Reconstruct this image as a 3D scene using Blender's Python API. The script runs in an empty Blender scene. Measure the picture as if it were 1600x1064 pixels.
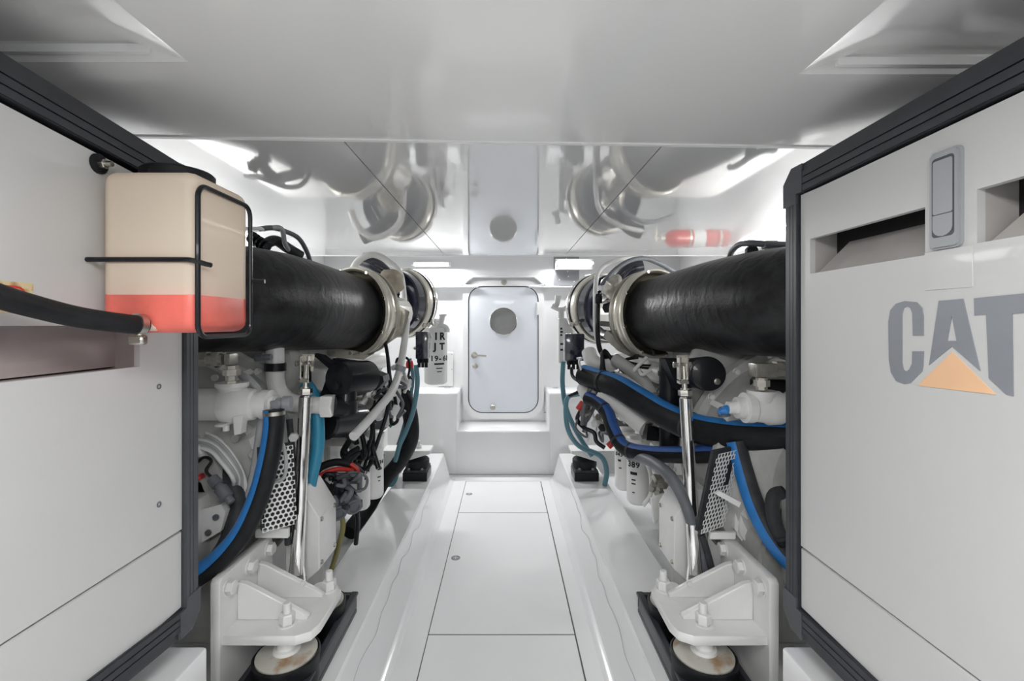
import bpy, bmesh, math, random
from mathutils import Vector, Matrix
random.seed(7)
V = Vector
PI = math.pi
scene = bpy.context.scene
COL = scene.collection

# ------------------------------------------------------------------ camera
F = 720.0                      # focal length in pixels of the 1600 px frame
VX, VY, EYE = 789.0, 505.0, 1.35
cam_d = bpy.data.cameras.new('camera')
cam = bpy.data.objects.new('camera', cam_d); COL.objects.link(cam)
cam.location = (0, 0, EYE); cam.rotation_euler = (PI/2, 0, 0)
cam_d.sensor_width = 36; cam_d.lens = F/1600*36
cam_d.shift_x = (800-VX)/1600; cam_d.shift_y = -(532-VY)/1600
cam_d.clip_start = .02
scene.camera = cam
# ------------------------------------------------------------------ world, exposure
w = bpy.data.worlds.new('world'); scene.world = w; w.use_nodes = True
w.node_tree.nodes['Background'].inputs[0].default_value = (.8, .85, .9, 1)
w.node_tree.nodes['Background'].inputs[1].default_value = .3
scene.view_settings.view_transform = 'Standard'
scene.view_settings.look = 'None'
scene.view_settings.gamma = 1
scene.view_settings.use_curve_mapping = False
scene.view_settings.exposure = 0.12
scene.cycles.max_bounces = 14
scene.cycles.diffuse_bounces = 7
scene.cycles.glossy_bounces = 5
scene.cycles.sample_clamp_indirect = 6
# large lights: bulkhead and engine-side strips have fixtures below; the rest are added, unseen
def area(name, loc, rot, sx, sy, watts, col=(1, 1, 1)):
    l = bpy.data.lights.new(name, 'AREA'); l.shape = 'RECTANGLE'; l.size = sx; l.size_y = sy
    l.energy = watts; l.color = col
    o = bpy.data.objects.new(name, l); COL.objects.link(o); o.location = loc; o.rotation_euler = rot
    return o
LIGHTS = [  # x, y, z, rotation, length x, length y, watts
    ('light_side', (-1.55, 2.35, 1.76), (0, math.radians(-25), 0), .10, 1.2, 10),
    ('light_side', (1.52, 2.35, 1.76), (0, math.radians(25), 0), .10, 1.2, 10),
    ('light_side', (-1.55, .3, 1.76), (0, math.radians(-25), 0), .10, 1.3, 7),  # added fill over the left enclosure, no fixture
    ('light_side', (1.55, .3, 1.76), (0, math.radians(25), 0), .10, 1.3, 7),  # likewise added over the right enclosure
    ('light_aisle', (-.03, -.50, 1.775), (0, 0, 0), .40, 1.6, 34),  # unseen overhead light behind the camera, added without a fixture
    ('light_bulkhead', (-.66, 4.36, 1.93), (math.radians(-28), 0, 0), .38, .06, 18),
    ('light_bulkhead', (.63, 4.36, 1.93), (math.radians(-28), 0, 0), .38, .06, 18),
]
for n, l, r, sx, sy, wt in LIGHTS: area(n, l, r, sx, sy, wt, (1, 1, 1))

# ------------------------------------------------------------------ coordinates
def P(px, py, d): return V(((px-VX)*d/F, d, EYE-(py-VY)*d/F))
def PX(px, py, X): return P(px, py, X*F/(px-VX))
def PZ(px, py, Z): return P(px, py, F*(EYE-Z)/(py-VY))

# ------------------------------------------------------------------ materials
def mat(name, col, rough=.5, metal=0., coat=0., var=0., vscale=8., bump=0., bscale=200., ior=1.5, emit=None, wear=None, trans=0., alpha=1., aniso=False):
    m = bpy.data.materials.new(name); m.use_nodes = True
    nt = m.node_tree; b = nt.nodes['Principled BSDF']
    b.inputs['Base Color'].default_value = (*col, 1)
    b.inputs['Roughness'].default_value = rough
    b.inputs['Metallic'].default_value = metal
    b.inputs['IOR'].default_value = ior
    b.inputs['Coat Weight'].default_value = coat
    b.inputs['Coat Roughness'].default_value = .04
    b.inputs['Transmission Weight'].default_value = trans
    b.inputs['Alpha'].default_value = alpha
    tc = nt.nodes.new('ShaderNodeTexCoord')
    if var or wear:
        n = nt.nodes.new('ShaderNodeTexNoise'); n.inputs['Scale'].default_value = vscale; n.inputs['Detail'].default_value = 5
        nt.links.new(tc.outputs['Object'], n.inputs['Vector'])
        r = nt.nodes.new('ShaderNodeValToRGB')
        r.color_ramp.elements[0].position = .3; r.color_ramp.elements[1].position = .7
        c2 = wear if wear else tuple(max(0, c*(1-var)) for c in col)
        if wear:
            r.color_ramp.elements[0].position = .54; r.color_ramp.elements[1].position = .68
            r.color_ramp.elements[0].color = (*col, 1); r.color_ramp.elements[1].color = (*c2, 1)
        else:
            r.color_ramp.elements[0].color = (*c2, 1); r.color_ramp.elements[1].color = (*col, 1)
        nt.links.new(n.outputs['Fac'], r.inputs['Fac']); nt.links.new(r.outputs['Color'], b.inputs['Base Color'])
    if bump:
        n2 = nt.nodes.new('ShaderNodeTexNoise'); n2.inputs['Scale'].default_value = bscale; n2.inputs['Detail'].default_value = 3
        nt.links.new(tc.outputs['Object'], n2.inputs['Vector'])
        bp = nt.nodes.new('ShaderNodeBump'); bp.inputs['Strength'].default_value = bump; bp.inputs['Distance'].default_value = .01
        nt.links.new(n2.outputs['Fac'], bp.inputs['Height']); nt.links.new(bp.outputs['Normal'], b.inputs['Normal'])
    if emit:
        b.inputs['Emission Color'].default_value = (*emit[0], 1); b.inputs['Emission Strength'].default_value = emit[1]
    return m

def mat_weave(name, col):
    """woven cloth-wrapped rubber: fine bands round the hose plus noise"""
    m = mat(name, col, .38, var=.72, vscale=16, ior=1.38)
    nt = m.node_tree; b = nt.nodes['Principled BSDF']
    tc = nt.nodes.new('ShaderNodeTexCoord')
    wv = nt.nodes.new('ShaderNodeTexWave'); wv.wave_type = 'BANDS'; wv.bands_direction = 'Y'
    wv.inputs['Scale'].default_value = 5; wv.inputs['Distortion'].default_value = 9; wv.inputs['Detail'].default_value = 4; wv.inputs['Detail Scale'].default_value = 3
    nt.links.new(tc.outputs['Object'], wv.inputs['Vector'])
    n = nt.nodes.new('ShaderNodeTexVoronoi'); n.inputs['Scale'].default_value = 260
    nt.links.new(tc.outputs['Object'], n.inputs['Vector'])
    a = nt.nodes.new('ShaderNodeMath'); a.operation = 'MULTIPLY_ADD'; a.inputs[1].default_value = .5
    nt.links.new(n.outputs['Distance'], a.inputs[0]); nt.links.new(wv.outputs['Fac'], a.inputs[2])
    bp = nt.nodes.new('ShaderNodeBump'); bp.inputs['Strength'].default_value = .22; bp.inputs['Distance'].default_value = .004
    nt.links.new(a.outputs[0], bp.inputs['Height']); nt.links.new(bp.outputs['Normal'], b.inputs['Normal'])
    return m

def mat_plastic_tank(name, col):
    """milky translucent polyethylene"""
    m = bpy.data.materials.new(name); m.use_nodes = True; nt = m.node_tree
    b = nt.nodes['Principled BSDF']; out = nt.nodes['Material Output']
    tc = nt.nodes.new('ShaderNodeTexCoord'); n = nt.nodes.new('ShaderNodeTexNoise'); n.inputs['Scale'].default_value = 6
    nt.links.new(tc.outputs['Object'], n.inputs['Vector'])
    r = nt.nodes.new('ShaderNodeValToRGB'); r.color_ramp.elements[0].color = (col[0]*.93, col[1]*.9, col[2]*.86, 1); r.color_ramp.elements[1].color = (*col, 1)
    nt.links.new(n.outputs['Fac'], r.inputs['Fac']); nt.links.new(r.outputs['Color'], b.inputs['Base Color'])
    b.inputs['Roughness'].default_value = .5; b.inputs['IOR'].default_value = 1.3
    tl = nt.nodes.new('ShaderNodeBsdfTranslucent'); tl.inputs[0].default_value = (*col, 1)
    tr = nt.nodes.new('ShaderNodeBsdfTransparent'); tr.inputs[0].default_value = (1, .97, .93, 1)
    m1 = nt.nodes.new('ShaderNodeMixShader'); m1.inputs[0].default_value = .35
    nt.links.new(b.outputs[0], m1.inputs[1]); nt.links.new(tl.outputs[0], m1.inputs[2])
    m2 = nt.nodes.new('ShaderNodeMixShader'); m2.inputs[0].default_value = .10
    nt.links.new(m1.outputs[0], m2.inputs[1]); nt.links.new(tr.outputs[0], m2.inputs[2])
    nt.links.new(m2.outputs[0], out.inputs['Surface'])
    return m

M = {}
M['gel'] = mat('gelcoat_white', (.80, .805, .81), .18, coat=.6, var=.03, vscale=3)
M['ceil_n'] = mat('ceiling_satin_gelcoat', (.80, .80, .785), .14, coat=.45, var=.02, vscale=1.5, ior=1.5)
M['ceil'] = mat('ceiling_gelcoat', (.79, .79, .785), .08, coat=1., var=.02, vscale=1.5, ior=1.75)
M['ceil_lip'] = mat('ceiling_edge_white', (.85, .85, .85), .3)
M['floor'] = mat('floor_white', (.81, .815, .82), .45, coat=0, var=.03, vscale=4, bump=.02, bscale=90)
M['seam'] = mat('seam_grey', (.13, .13, .13), .8, var=.2)
M['panel'] = mat('enclosure_panel_paint', (.54, .54, .535), .34, coat=.12, var=.05, vscale=2.5, bump=.015, bscale=60)
M['frame'] = mat('charcoal_extrusion', (.036, .038, .045), .42, var=.25, vscale=20, ior=1.45)
M['frame_g'] = mat('grey_corner_casting', (.065, .068, .076), .4, var=.2, vscale=20, ior=1.45)
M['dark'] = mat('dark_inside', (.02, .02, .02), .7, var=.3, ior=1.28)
M['duct'] = mat('duct_grey', (.42, .40, .38), .5, var=.15, vscale=9)
M['duct_l'] = mat('duct_mauve_grey', (.38, .33, .32), .5, var=.2, vscale=9)
M['latch'] = mat('latch_grey', (.33, .345, .355), .4, var=.05)
M['decal'] = mat('decal_grey', (.25, .265, .29), .35, var=.18, vscale=5)
M['orange'] = mat('decal_orange', (.80, .50, .30), .35, var=.08, vscale=6)
M['eng'] = mat('engine_white_paint', (.79, .79, .775), .36, coat=.15, var=.10, vscale=9, bump=.03, bscale=70)
M['eng_shade'] = mat('engine_cast_white_shaded', (.50, .50, .48), .5, var=.22, vscale=14, bump=.06, bscale=60)  # cast off-white, darkened further to paint in the castings' shade
M['rust'] = mat('worn_white_paint', (.50, .485, .44), .5, vscale=11, wear=(.30, .17, .07))
M['ss'] = mat('polished_stainless', (.82, .80, .74), .16, metal=1, var=.12, vscale=20)
M['ss_d'] = mat('brushed_steel', (.55, .53, .48), .33, metal=1, var=.25, vscale=25)
M['chrome'] = mat('chrome', (.88, .87, .85), .08, metal=1, var=.03)
M['band'] = mat('cream_band', (.66, .63, .55), .28, metal=.55, var=.12, vscale=12)
M['olive'] = mat('olive_steel', (.33, .30, .22), .38, metal=.8, var=.3, vscale=12)  # dark olive metal; on the shield rib it paints reflected lines
M['rub'] = mat('black_rubber', (.016, .017, .019), .5, var=.4, vscale=30, bump=.05, bscale=150, ior=1.28)
M['rubg'] = mat('dusty_rubber', (.055, .057, .062), .55, var=.4, vscale=20, ior=1.28)
M['weave'] = mat_weave('woven_black_hose', (.030, .031, .033))
M['blk'] = mat('black_paint', (.012, .013, .016), .3, coat=.2, var=.3, vscale=10, ior=1.28)
M['navy'] = mat('blue_black_gloss', (.012, .014, .030), .16, coat=.6, var=.2, vscale=6)
M['blue'] = mat('blue_stripe', (.025, .20, .55), .4, var=.15, vscale=30)
M['blue2'] = mat('dark_blue_stripe', (.03, .10, .34), .4, var=.2, vscale=30)
M['teal'] = mat('teal_hose', (.10, .235, .29), .4, var=.12, vscale=12)
M['tealb'] = mat('bright_teal_hose', (.03, .25, .40), .35, var=.1, vscale=12)
M['greyw'] = mat('grey_cable', (.40, .41, .42), .5, var=.15, vscale=20)
M['greyd'] = mat('dark_grey_cable', (.13, .14, .155), .5, var=.2, vscale=20)
M['pipe'] = mat('pale_grey_pipe', (.72, .72, .71), .35, var=.1, vscale=10)
M['red'] = mat('red_plastic', (.55, .03, .02), .4, var=.1)
M['redp'] = mat('extinguisher_red', (.62, .02, .015), .22, coat=.6, var=.05)
M['coolant'] = mat('red_coolant', (.84, .17, .13), .4, var=.45, vscale=9)
M['tank'] = mat_plastic_tank('milky_tank_plastic', (.90, .81, .69))
M['sticker'] = mat('yellow_sticker', (.62, .52, .30), .5, wear=(.40, .22, .10), vscale=40)
M['white'] = mat('white_plastic', (.78, .78, .77), .35, var=.03)
M['ink'] = mat('black_print', (.03, .03, .035), .5, var=.1, ior=1.28)
M['glass'] = mat('dark_porthole_glass', (.16, .16, .16), .06, coat=1., var=.3, vscale=7)
M['plate'] = mat('grey_wall_plate', (.30, .31, .33), .5, var=.12, vscale=15)
M['tube'] = mat('lamp_tube', (1, 1, 1), .5, emit=((1, .99, .97), 4.0))
M['galv'] = mat('galvanised', (.50, .48, .43), .38, metal=.85, var=.3, vscale=40)
M['olivec'] = mat('olive_cable', (.22, .20, .07), .5, var=.2)
M['door'] = mat('door_paint', (.68, .71, .76), .22, coat=.3, var=.02)
M['green'] = mat('green_mark', (.03, .16, .08), .5, var=.1)
M['wrap'] = mat('beige_lagging', (.42, .37, .29), .8, var=.4, vscale=18, bump=.3, bscale=40)
M['skin_bilge'] = mat('bilge_white', (.80, .805, .81), .3, var=.04)

# ------------------------------------------------------------------ mesh helpers
WL = {}
def B(): return bmesh.new()
def basis(a):
    a = a.normalized(); u = V((0, 0, 1)) if abs(a.z) < .9 else V((1, 0, 0))
    x = u.cross(a).normalized(); y = a.cross(x).normalized()
    return x, y, a
def box(bm, lo, hi, bev=0., seg=1, rot=None, piv=None):
    lo, hi = V(lo), V(hi); c = (lo+hi)/2; s = hi-lo
    s = V((abs(s.x), abs(s.y), abs(s.z)))
    r = bmesh.ops.create_cube(bm, size=1, matrix=Matrix.Translation(c) @ Matrix.Diagonal((*s, 1)))
    vs = r['verts']
    if bev > 0:
        es = list({e for v in vs for e in v.link_edges})
        r2 = bmesh.ops.bevel(bm, geom=es, offset=min(bev, min(s)*.45), segments=seg, profile=.5, affect='EDGES')
        vs = list({v for f in r2['faces'] for v in f.verts} | {v for v in vs if v.is_valid})
    if rot is not None:
        bmesh.ops.rotate(bm, verts=vs, cent=piv if piv is not None else c, matrix=rot)
    return vs
def lathe(bm, p, axis, prof, seg=24, cap=True):
    """prof: list of (t along axis, radius)"""
    x, y, a = basis(V(axis)); p = V(p); rings = []
    for t, r in prof:
        c = p + a*t
        if r < 1e-5: rings.append([bm.verts.new(c)])
        else: rings.append([bm.verts.new(c + (x*math.cos(2*PI*i/seg)+y*math.sin(2*PI*i/seg))*r) for i in range(seg)])
    for A, Bq in zip(rings, rings[1:]):
        if len(A) == 1 and len(Bq) == 1: continue
        for i in range(seg):
            j = (i+1) % seg
            if len(A) == 1: bm.faces.new((A[0], Bq[j], Bq[i]))
            elif len(Bq) == 1: bm.faces.new((A[i], A[j], Bq[0]))
            else: bm.faces.new((A[i], A[j], Bq[j], Bq[i]))
    if cap:
        if len(rings[0]) > 1: bm.faces.new(list(reversed(rings[0])))
        if len(rings[-1]) > 1: bm.faces.new(rings[-1])
def cyl(bm, p0, p1, r0, r1=None, seg=20, bev=0.):
    p0, p1 = V(p0), V(p1); r1 = r0 if r1 is None else r1; L = (p1-p0).length
    if bev: prof = [(0, r0-bev), (bev, r0), (L-bev, r1), (L, r1-bev)]
    else: prof = [(0, r0), (L, r1)]
    lathe(bm, p0, p1-p0, prof, seg)
def hexn(bm, p, axis, r, h): lathe(bm, p, axis, [(0, r*.97), (h*.1, r), (h*.88, r), (h, r*.86)], 6)
def spline(pts, n=8):
    pts = [V(p) for p in pts]
    if len(pts) == 2: return pts
    out = []; q = [pts[0]*2-pts[1]] + pts + [pts[-1]*2-pts[-2]]
    for i in range(1, len(q)-2):
        p0, p1, p2, p3 = q[i-1:i+3]
        for k in range(n):
            t = k/n
            out.append(.5*((2*p1)+(p2-p0)*t+(2*p0-5*p1+4*p2-p3)*t*t+(3*p1-p0-3*p2+p3)*t**3))
    out.append(pts[-1]); return out
def frames(path):
    T = [(path[min(i+1, len(path)-1)]-path[max(i-1, 0)]).normalized() for i in range(len(path))]
    x, y, a = basis(T[0]); X = [x]
    for i in range(1, len(path)):
        v = X[-1] - T[i]*X[-1].dot(T[i]); X.append(v.normalized())
    return [(X[i], T[i].cross(X[i]).normalized(), T[i]) for i in range(len(path))]
def sweep(bm, pts, r, seg=10, n=8, cap=True, smooth=True):
    path = spline(pts, n) if smooth else [V(p) for p in pts]
    fr = frames(path); rings = []
    for i, (p, (x, y, t)) in enumerate(zip(path, fr)):
        rr = r(i/(len(path)-1)) if callable(r) else r
        rings.append([bm.verts.new(p+(x*math.cos(2*PI*k/seg)+y*math.sin(2*PI*k/seg))*rr) for k in range(seg)])
    for A, Bq in zip(rings, rings[1:]):
        for i in range(seg):
            j = (i+1) % seg; bm.faces.new((A[i], A[j], Bq[j], Bq[i]))
    if cap: bm.faces.new(list(reversed(rings[0]))); bm.faces.new(rings[-1])
    return path
def stripe(bm, pts, r, ref, half=32, n=8, thick=.0015, k=5):
    """raised band along one side of a hose, on the side of direction ref"""
    path = spline(pts, n); fr = frames(path); R_ = []
    for i, (p, (x, y, t)) in enumerate(zip(path, fr)):
        u = V(ref) - t*V(ref).dot(t); u.normalize(); v = t.cross(u)
        rr = r(i/(len(path)-1)) if callable(r) else r
        row = []
        for j in range(k+1):
            a = math.radians(-half+2*half*j/k); row.append(bm.verts.new(p+(u*math.cos(a)+v*math.sin(a))*(rr+thick)))
        lo = []
        for j in (0, k):
            a = math.radians(-half+2*half*j/k); lo.append(bm.verts.new(p+(u*math.cos(a)+v*math.sin(a))*(rr-thick)))
        R_.append([lo[0]]+row+[lo[1]])
    for A, Bq in zip(R_, R_[1:]):
        for j in range(len(A)-1): bm.faces.new((A[j], A[j+1], Bq[j+1], Bq[j]))
def prism(bm, pts, vec):
    pts = [V(p) for p in pts]; vec = V(vec)
    a = [bm.verts.new(p) for p in pts]; b = [bm.verts.new(p+vec) for p in pts]
    bm.faces.new(a); bm.faces.new(list(reversed(b)))
    n = len(pts)
    for i in range(n):
        j = (i+1) % n; bm.faces.new((a[j], a[i], b[i], b[j]))
def rrect(w, h, r, n=5):
    out = []
    for cx, cy, a0 in ((w/2-r, h/2-r, 0), (-w/2+r, h/2-r, 90), (-w/2+r, -h/2+r, 180), (w/2-r, -h/2+r, 270)):
        for k in range(n+1):
            a = math.radians(a0+90*k/n); out.append((cx+r*math.cos(a), cy+r*math.sin(a)))
    return out
def ring_prism(bm, outer, inner, vec):
    """frame between two outlines with the same point count"""
    n = len(outer); vec = V(vec)
    O = [bm.verts.new(V(p)) for p in outer]; I = [bm.verts.new(V(p)) for p in inner]
    O2 = [bm.verts.new(V(p)+vec) for p in outer]; I2 = [bm.verts.new(V(p)+vec) for p in inner]
    for i in range(n):
        j = (i+1) % n
        bm.faces.new((O[i], O[j], I[j], I[i])); bm.faces.new((O2[j], O2[i], I2[i], I2[j]))
        bm.faces.new((O[j], O[i], O2[i], O2[j])); bm.faces.new((I[i], I[j], I2[j], I2[i]))
def obj(name, bm, m, parent=None, sharp=38, label=None, kind=None):
    bmesh.ops.recalc_face_normals(bm, faces=bm.faces)
    cs = math.radians(sharp)
    for f in bm.faces: f.smooth = True
    for e in bm.edges:
        if len(e.link_faces) == 2: e.smooth = e.calc_face_angle(0) < cs
    xs = [v.co for v in bm.verts]
    lo = V((min(c.x for c in xs), min(c.y for c in xs), min(c.z for c in xs))); hi = V((max(c.x for c in xs), max(c.y for c in xs), max(c.z for c in xs)))
    c = (lo+hi)/2; c.z = lo.z
    bmesh.ops.translate(bm, verts=bm.verts, vec=-c)
    me = bpy.data.meshes.new(name); bm.to_mesh(me); bm.free()
    if m: me.materials.append(M[m] if isinstance(m, str) else m)
    o = bpy.data.objects.new(name, me); COL.objects.link(o)
    return place(o, c, parent, label, kind)
def place(o, world, parent=None, label=None, kind=None):
    WL[o.name] = V(world)
    if parent is not None:
        o.parent = parent; o.location = V(world)-WL[parent.name]
    else: o.location = V(world)
    if label: o['label'] = label
    if kind: o['kind'] = kind
    return o
def thing(name, loc, label, cat, group=None):
    o = bpy.data.objects.new(name, None); COL.objects.link(o); o.empty_display_size = .05
    place(o, loc); o['label'] = label; o['category'] = cat
    if group: o['group'] = group
    return o
def tag(o, label, cat, group=None):
    o['label'] = label; o['category'] = cat
    if group: o['group'] = group
    return o
def struct(name, bm, m, sharp=38):
    o = obj(name, bm, m, None, sharp); o['kind'] = 'structure'; return o
def twin(name, src, world, parent, rot=None):
    """another piece sharing the mesh of src"""
    o = bpy.data.objects.new(name, src.data); COL.objects.link(o)
    if rot is not None: o.rotation_euler = rot
    return place(o, world, parent)
def text(s, size, origin, xd, yd, m, parent, name='lettering', bold=.0):
    """flat lettering: origin = lower left, xd/yd = reading and up directions"""
    cu = bpy.data.curves.new(name, 'FONT'); cu.body = s; cu.size = size; cu.offset = bold; cu.extrude = .0004
    cu.resolution_u = 3
    t = bpy.data.objects.new('tmp', cu); COL.objects.link(t)
    bpy.context.view_layer.update()
    me = bpy.data.meshes.new_from_object(t.evaluated_get(bpy.context.evaluated_depsgraph_get()))
    bpy.data.objects.remove(t); bpy.data.curves.remove(cu)
    xd, yd = V(xd).normalized(), V(yd).normalized(); zd = xd.cross(yd)
    R_ = Matrix((xd, yd, zd)).transposed()
    me.transform(R_.to_4x4()); me.materials.clear(); me.materials.append(M[m]); me.name = name
    o = bpy.data.objects.new(name, me); COL.objects.link(o)
    return place(o, origin, parent)
def hole_panel(bm, axis, plane, thick, u0, u1, v0, v1, holes):
    """rectangular sheet at X=plane with rectangular holes; u = Y, v = Z; thick along X"""
    us = sorted({u0, u1, *[h[0] for h in holes], *[h[1] for h in holes]}); vs = sorted({v0, v1, *[h[2] for h in holes], *[h[3] for h in holes]})
    us = [u for u in us if u0 <= u <= u1]; vs = [v for v in vs if v0 <= v <= v1]
    vt = {}
    def vv(u, v):
        if (u, v) not in vt: vt[(u, v)] = bm.verts.new((plane, u, v) if axis == 'X' else (u, v, plane))
        return vt[(u, v)]
    fs = []
    for a, b in zip(us, us[1:]):
        for c, d in zip(vs, vs[1:]):
            um, vm = (a+b)/2, (c+d)/2
            if any(h[0] < um < h[1] and h[2] < vm < h[3] for h in holes): continue
            fs.append(bm.faces.new((vv(a, c), vv(b, c), vv(b, d), vv(a, d))))
    r = bmesh.ops.extrude_face_region(bm, geom=fs)
    bmesh.ops.translate(bm, verts=[g for g in r['geom'] if isinstance(g, bmesh.types.BMVert)], vec=(thick, 0, 0) if axis == 'X' else (0, 0, thick))

# ================================================================== the setting
CX = -.03
CZ = 1.82           # false ceiling
WALL_X = 1.72
# floor with lift-out hatches
bm = B(); box(bm, (-1.8, -1.9, -.06), (1.8, 4.2, -.004)); floor = struct('floor', bm, 'seam')
bm = B(); XL, XR = -.335, .308
box(bm, (-1.75, -1.85, -.004), (XL, 4.12, 0)); o = obj('floor_margin', bm, 'floor', floor)
bm = B(); box(bm, (XR, -1.85, -.004), (1.75, 4.12, 0)); obj('floor_margin', bm, 'floor', floor)
bm = B(); box(bm, (XL, 3.94, -.004), (XR, 4.12, 0)); obj('floor_margin', bm, 'floor', floor)
g = .004
yb = [3.935, 3.285, 1.998, .75, -1.85]
for k in range(4):
    bm = B(); box(bm, (XL+g, yb[k+1]+g, -.004), (XR-g*1.6, yb[k]-g, .001), .0015)
    hp = obj('floor_hatch', bm, 'floor', floor)
    if k < 2:
        c = (PZ(733, 772, 0), PZ(712, 872, 0))[k]
        bm = B(); lathe(bm, (c.x, c.y, .001), (0, 0, 1), [(0, .026), (.002, .026), (.003, .022), (.0018, .020), (.0018, 0)], 20)
        ring = obj('lifting_ring', bm, 'ss_d' if k == 0 else 'plate', hp)
        for q in (0, 1): bm = B(); box(bm, (c.x-(.014 if q else .002), c.y-(.002 if q else .014), .0025), (c.x+(.014 if q else .002), c.y+(.002 if q else .014), .0040)); obj('ring_bar', bm, 'floor', hp)
        
# engine bed rails: long hollow-topped bearers with sloping inboard sides and a low kick curb
for s, nm in ((-1, 'trim_1'), (1, 'trim_2')):
    bm = B()
    prof = [(.405, 0), (.425, .003), (.440, .012), (.450, .030), (.498, .214), (.506, .222), (.752, .222), (.760, .214), (.760, 0)]
    prism(bm, [(CX+s*x, -1.0, z) for x, z in prof], (0, 4.99, 0)); struct(nm, bm, 'gel', 25)
    # hairline crack wandering along the sloping side
    rr = random.Random(4+s); bm = B()
    cr = [(CX+s*(.487+q-.0005), 3.3-k*.10, .180+q*3.6) for k, q in [(k, rr.uniform(-.005, .005)-.0006*k) for k in range(20)]]
    sweep(bm, cr, .0007 if s < 0 else .0009, 5, 3); cro = obj('paint_crack', bm, 'plate', bpy.data.objects[nm])
    # outboard engine tray wall/bilge
    bm = B(); prism(bm, [(CX+s*x, .9, z) for x, z in ((.765, 0), (1.70, 0), (1.70, .03), (.80, .03), (.765, .06))], (0, 3.15, 0))
    struct('trim_%d' % (3 if s < 0 else 4), bm, 'skin_bilge')
# hull sides
for s, nm in ((-1, 'wall_left'), (1, 'wall_right')):
    bm = B()
    prism(bm, [(CX+s*x, -1.9, z) for x, z in ((WALL_X-.12, 0), (WALL_X, .6), (WALL_X, 2.2), (WALL_X+.08, 2.2), (WALL_X+.08, 0))], (0, 6.6, 0))
    struct(nm, bm, 'gel')
bm = B(); box(bm, (-1.8, -1.95, 0), (1.8, -1.9, 2.2)); struct('wall_rear', bm, 'gel')

# ceiling : near panels (lower, with shallow recesses over the enclosures) and far panels
ZN = CZ - .008
ceil = struct('ceiling', (lambda b_: (box(b_, (-1.8, -1.9, CZ+.035), (1.8, 3.22, CZ+.06)), b_)[1])(B()), 'seam')
def quadpoly(bm, pts, vec): prism(bm, pts, vec)
yl, yr = 1.10, 1.24           # skewed joint line (x=-1.75 .. 1.75)
def yj(x): return yl+(yr-yl)*(x+1.75)/3.5
# recesses in the near panel
recs = [(-1.45, -.56, -.7, .815), (.545, 1.45, -.7, .855)]
for i, (x0, x1, y0, y1) in enumerate(recs): pass
bm = B()
pcs = [(-1.75, -1.45, -1.9, None), (-1.45, -.56, -1.9, -.7), (-1.45, -.56, .815, None), (-.56, .545, -1.9, None), (.545, 1.45, -1.9, -.7), (.545, 1.45, .855, None), (1.45, 1.75, -1.9, None)]
for x0, x1, y0, y1 in pcs:
    a = y1 if y1 is not None else yj(x0); b = y1 if y1 is not None else yj(x1)
    prism(bm, [(x0, y0, ZN), (x1, y0, ZN), (x1, b, ZN), (x0, a, ZN)], (0, 0, .04))
obj('ceiling_panel', bm, 'ceil_n', ceil, 20)
for (x0, x1, y0, y1), s in zip(recs, (-1, 1)):
    # sloped sides of the recess
    bm = B(); dz = .03
    inner = (x0+.05, x1-.10, y0+.05, y1-.012) if s < 0 else (x0+.10, x1-.05, y0+.05, y1-.012)
    o4 = [(x0, y0), (x1, y0), (x1, y1), (x0, y1)]; i4 = [(inner[0], inner[2]), (inner[1], inner[2]), (inner[1], inner[3]), (inner[0], inner[3])]
    A = [bm.verts.new((x, y, ZN+.001)) for x, y in o4]; Bq = [bm.verts.new((x, y, ZN+dz)) for x, y in i4]
    for k in range(4): bm.faces.new((A[k], A[(k+1) % 4], Bq[(k+1) % 4], Bq[k]))
    bm.faces.new(Bq)
    obj('ceiling_recess', bm, 'ceil_n', ceil, 20)
    # narrow trim strip along the forward edge
    bm = B(); box(bm, (x0+.06, y1-.018, ZN+.008), (x1-.06, y1-.010, ZN+.022)); obj('recess_trim', bm, 'ceil_lip', ceil)
# white lip at the joint
bm = B(); prism(bm, [(-1.75, yl, ZN-.003), (1.75, yr, ZN-.003), (1.75, yr+.012, ZN-.003), (-1.75, yl+.012, ZN-.003)], (0, 0, .012)); obj('joint_strip', bm, 'ceil_lip', ceil)
for x0, x1 in ((-1.75, -.418), (-.414, .414), (.418, 1.75)):
    bm = B(); prism(bm, [(x0, yj(x0)+.006, CZ), (x1, yj(x1)+.006, CZ), (x1, 3.2, CZ), (x0, 3.2, CZ)], (0, 0, .035)); obj('ceiling_panel', bm, 'ceil', ceil)
bm = B(); box(bm, (-1.75, 3.2, CZ-.003), (1.75, 3.215, CZ+.06), .002); obj('ceiling_lip', bm, 'ceil_lip', ceil)
# pocket above the bulkhead lights
bm = B(); box(bm, (-1.8, 3.1, 2.12), (1.8, 4.7, 2.2)); struct('ceiling_pocket', bm, 'gel')

# forward bulkhead
YB = 4.50
bulk = struct('wall_front', (lambda b_: (box(b_, (-1.8, YB, 0), (1.8, YB+.08, 2.2)), b_)[1])(B()), 'gel')
# proud upper half with an arch over the door
def pb(px, py, d=4.46): return P(px, py, d)
low = [(300, 447), (716, 447), (724, 444), (731, 437), (738, 432.5), (746, 431), (828, 431), (836, 432.5), (843, 437), (850, 444), (858, 447), (1290, 447)]
bm = B(); pts = [pb(*q) for q in low]+[V((1.75, 4.46, 2.13)), V((-1.75, 4.46, 2.13))]
prism(bm, pts, (0, .045, 0))
o = obj('upper_panel', bm, 'gel', bulk)
bm = B(); sweep(bm, [pb(x, y+1.5, 4.455) for x, y in low], .010, 8, 4); obj('panel_bead', bm, 'gel', bulk)
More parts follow.
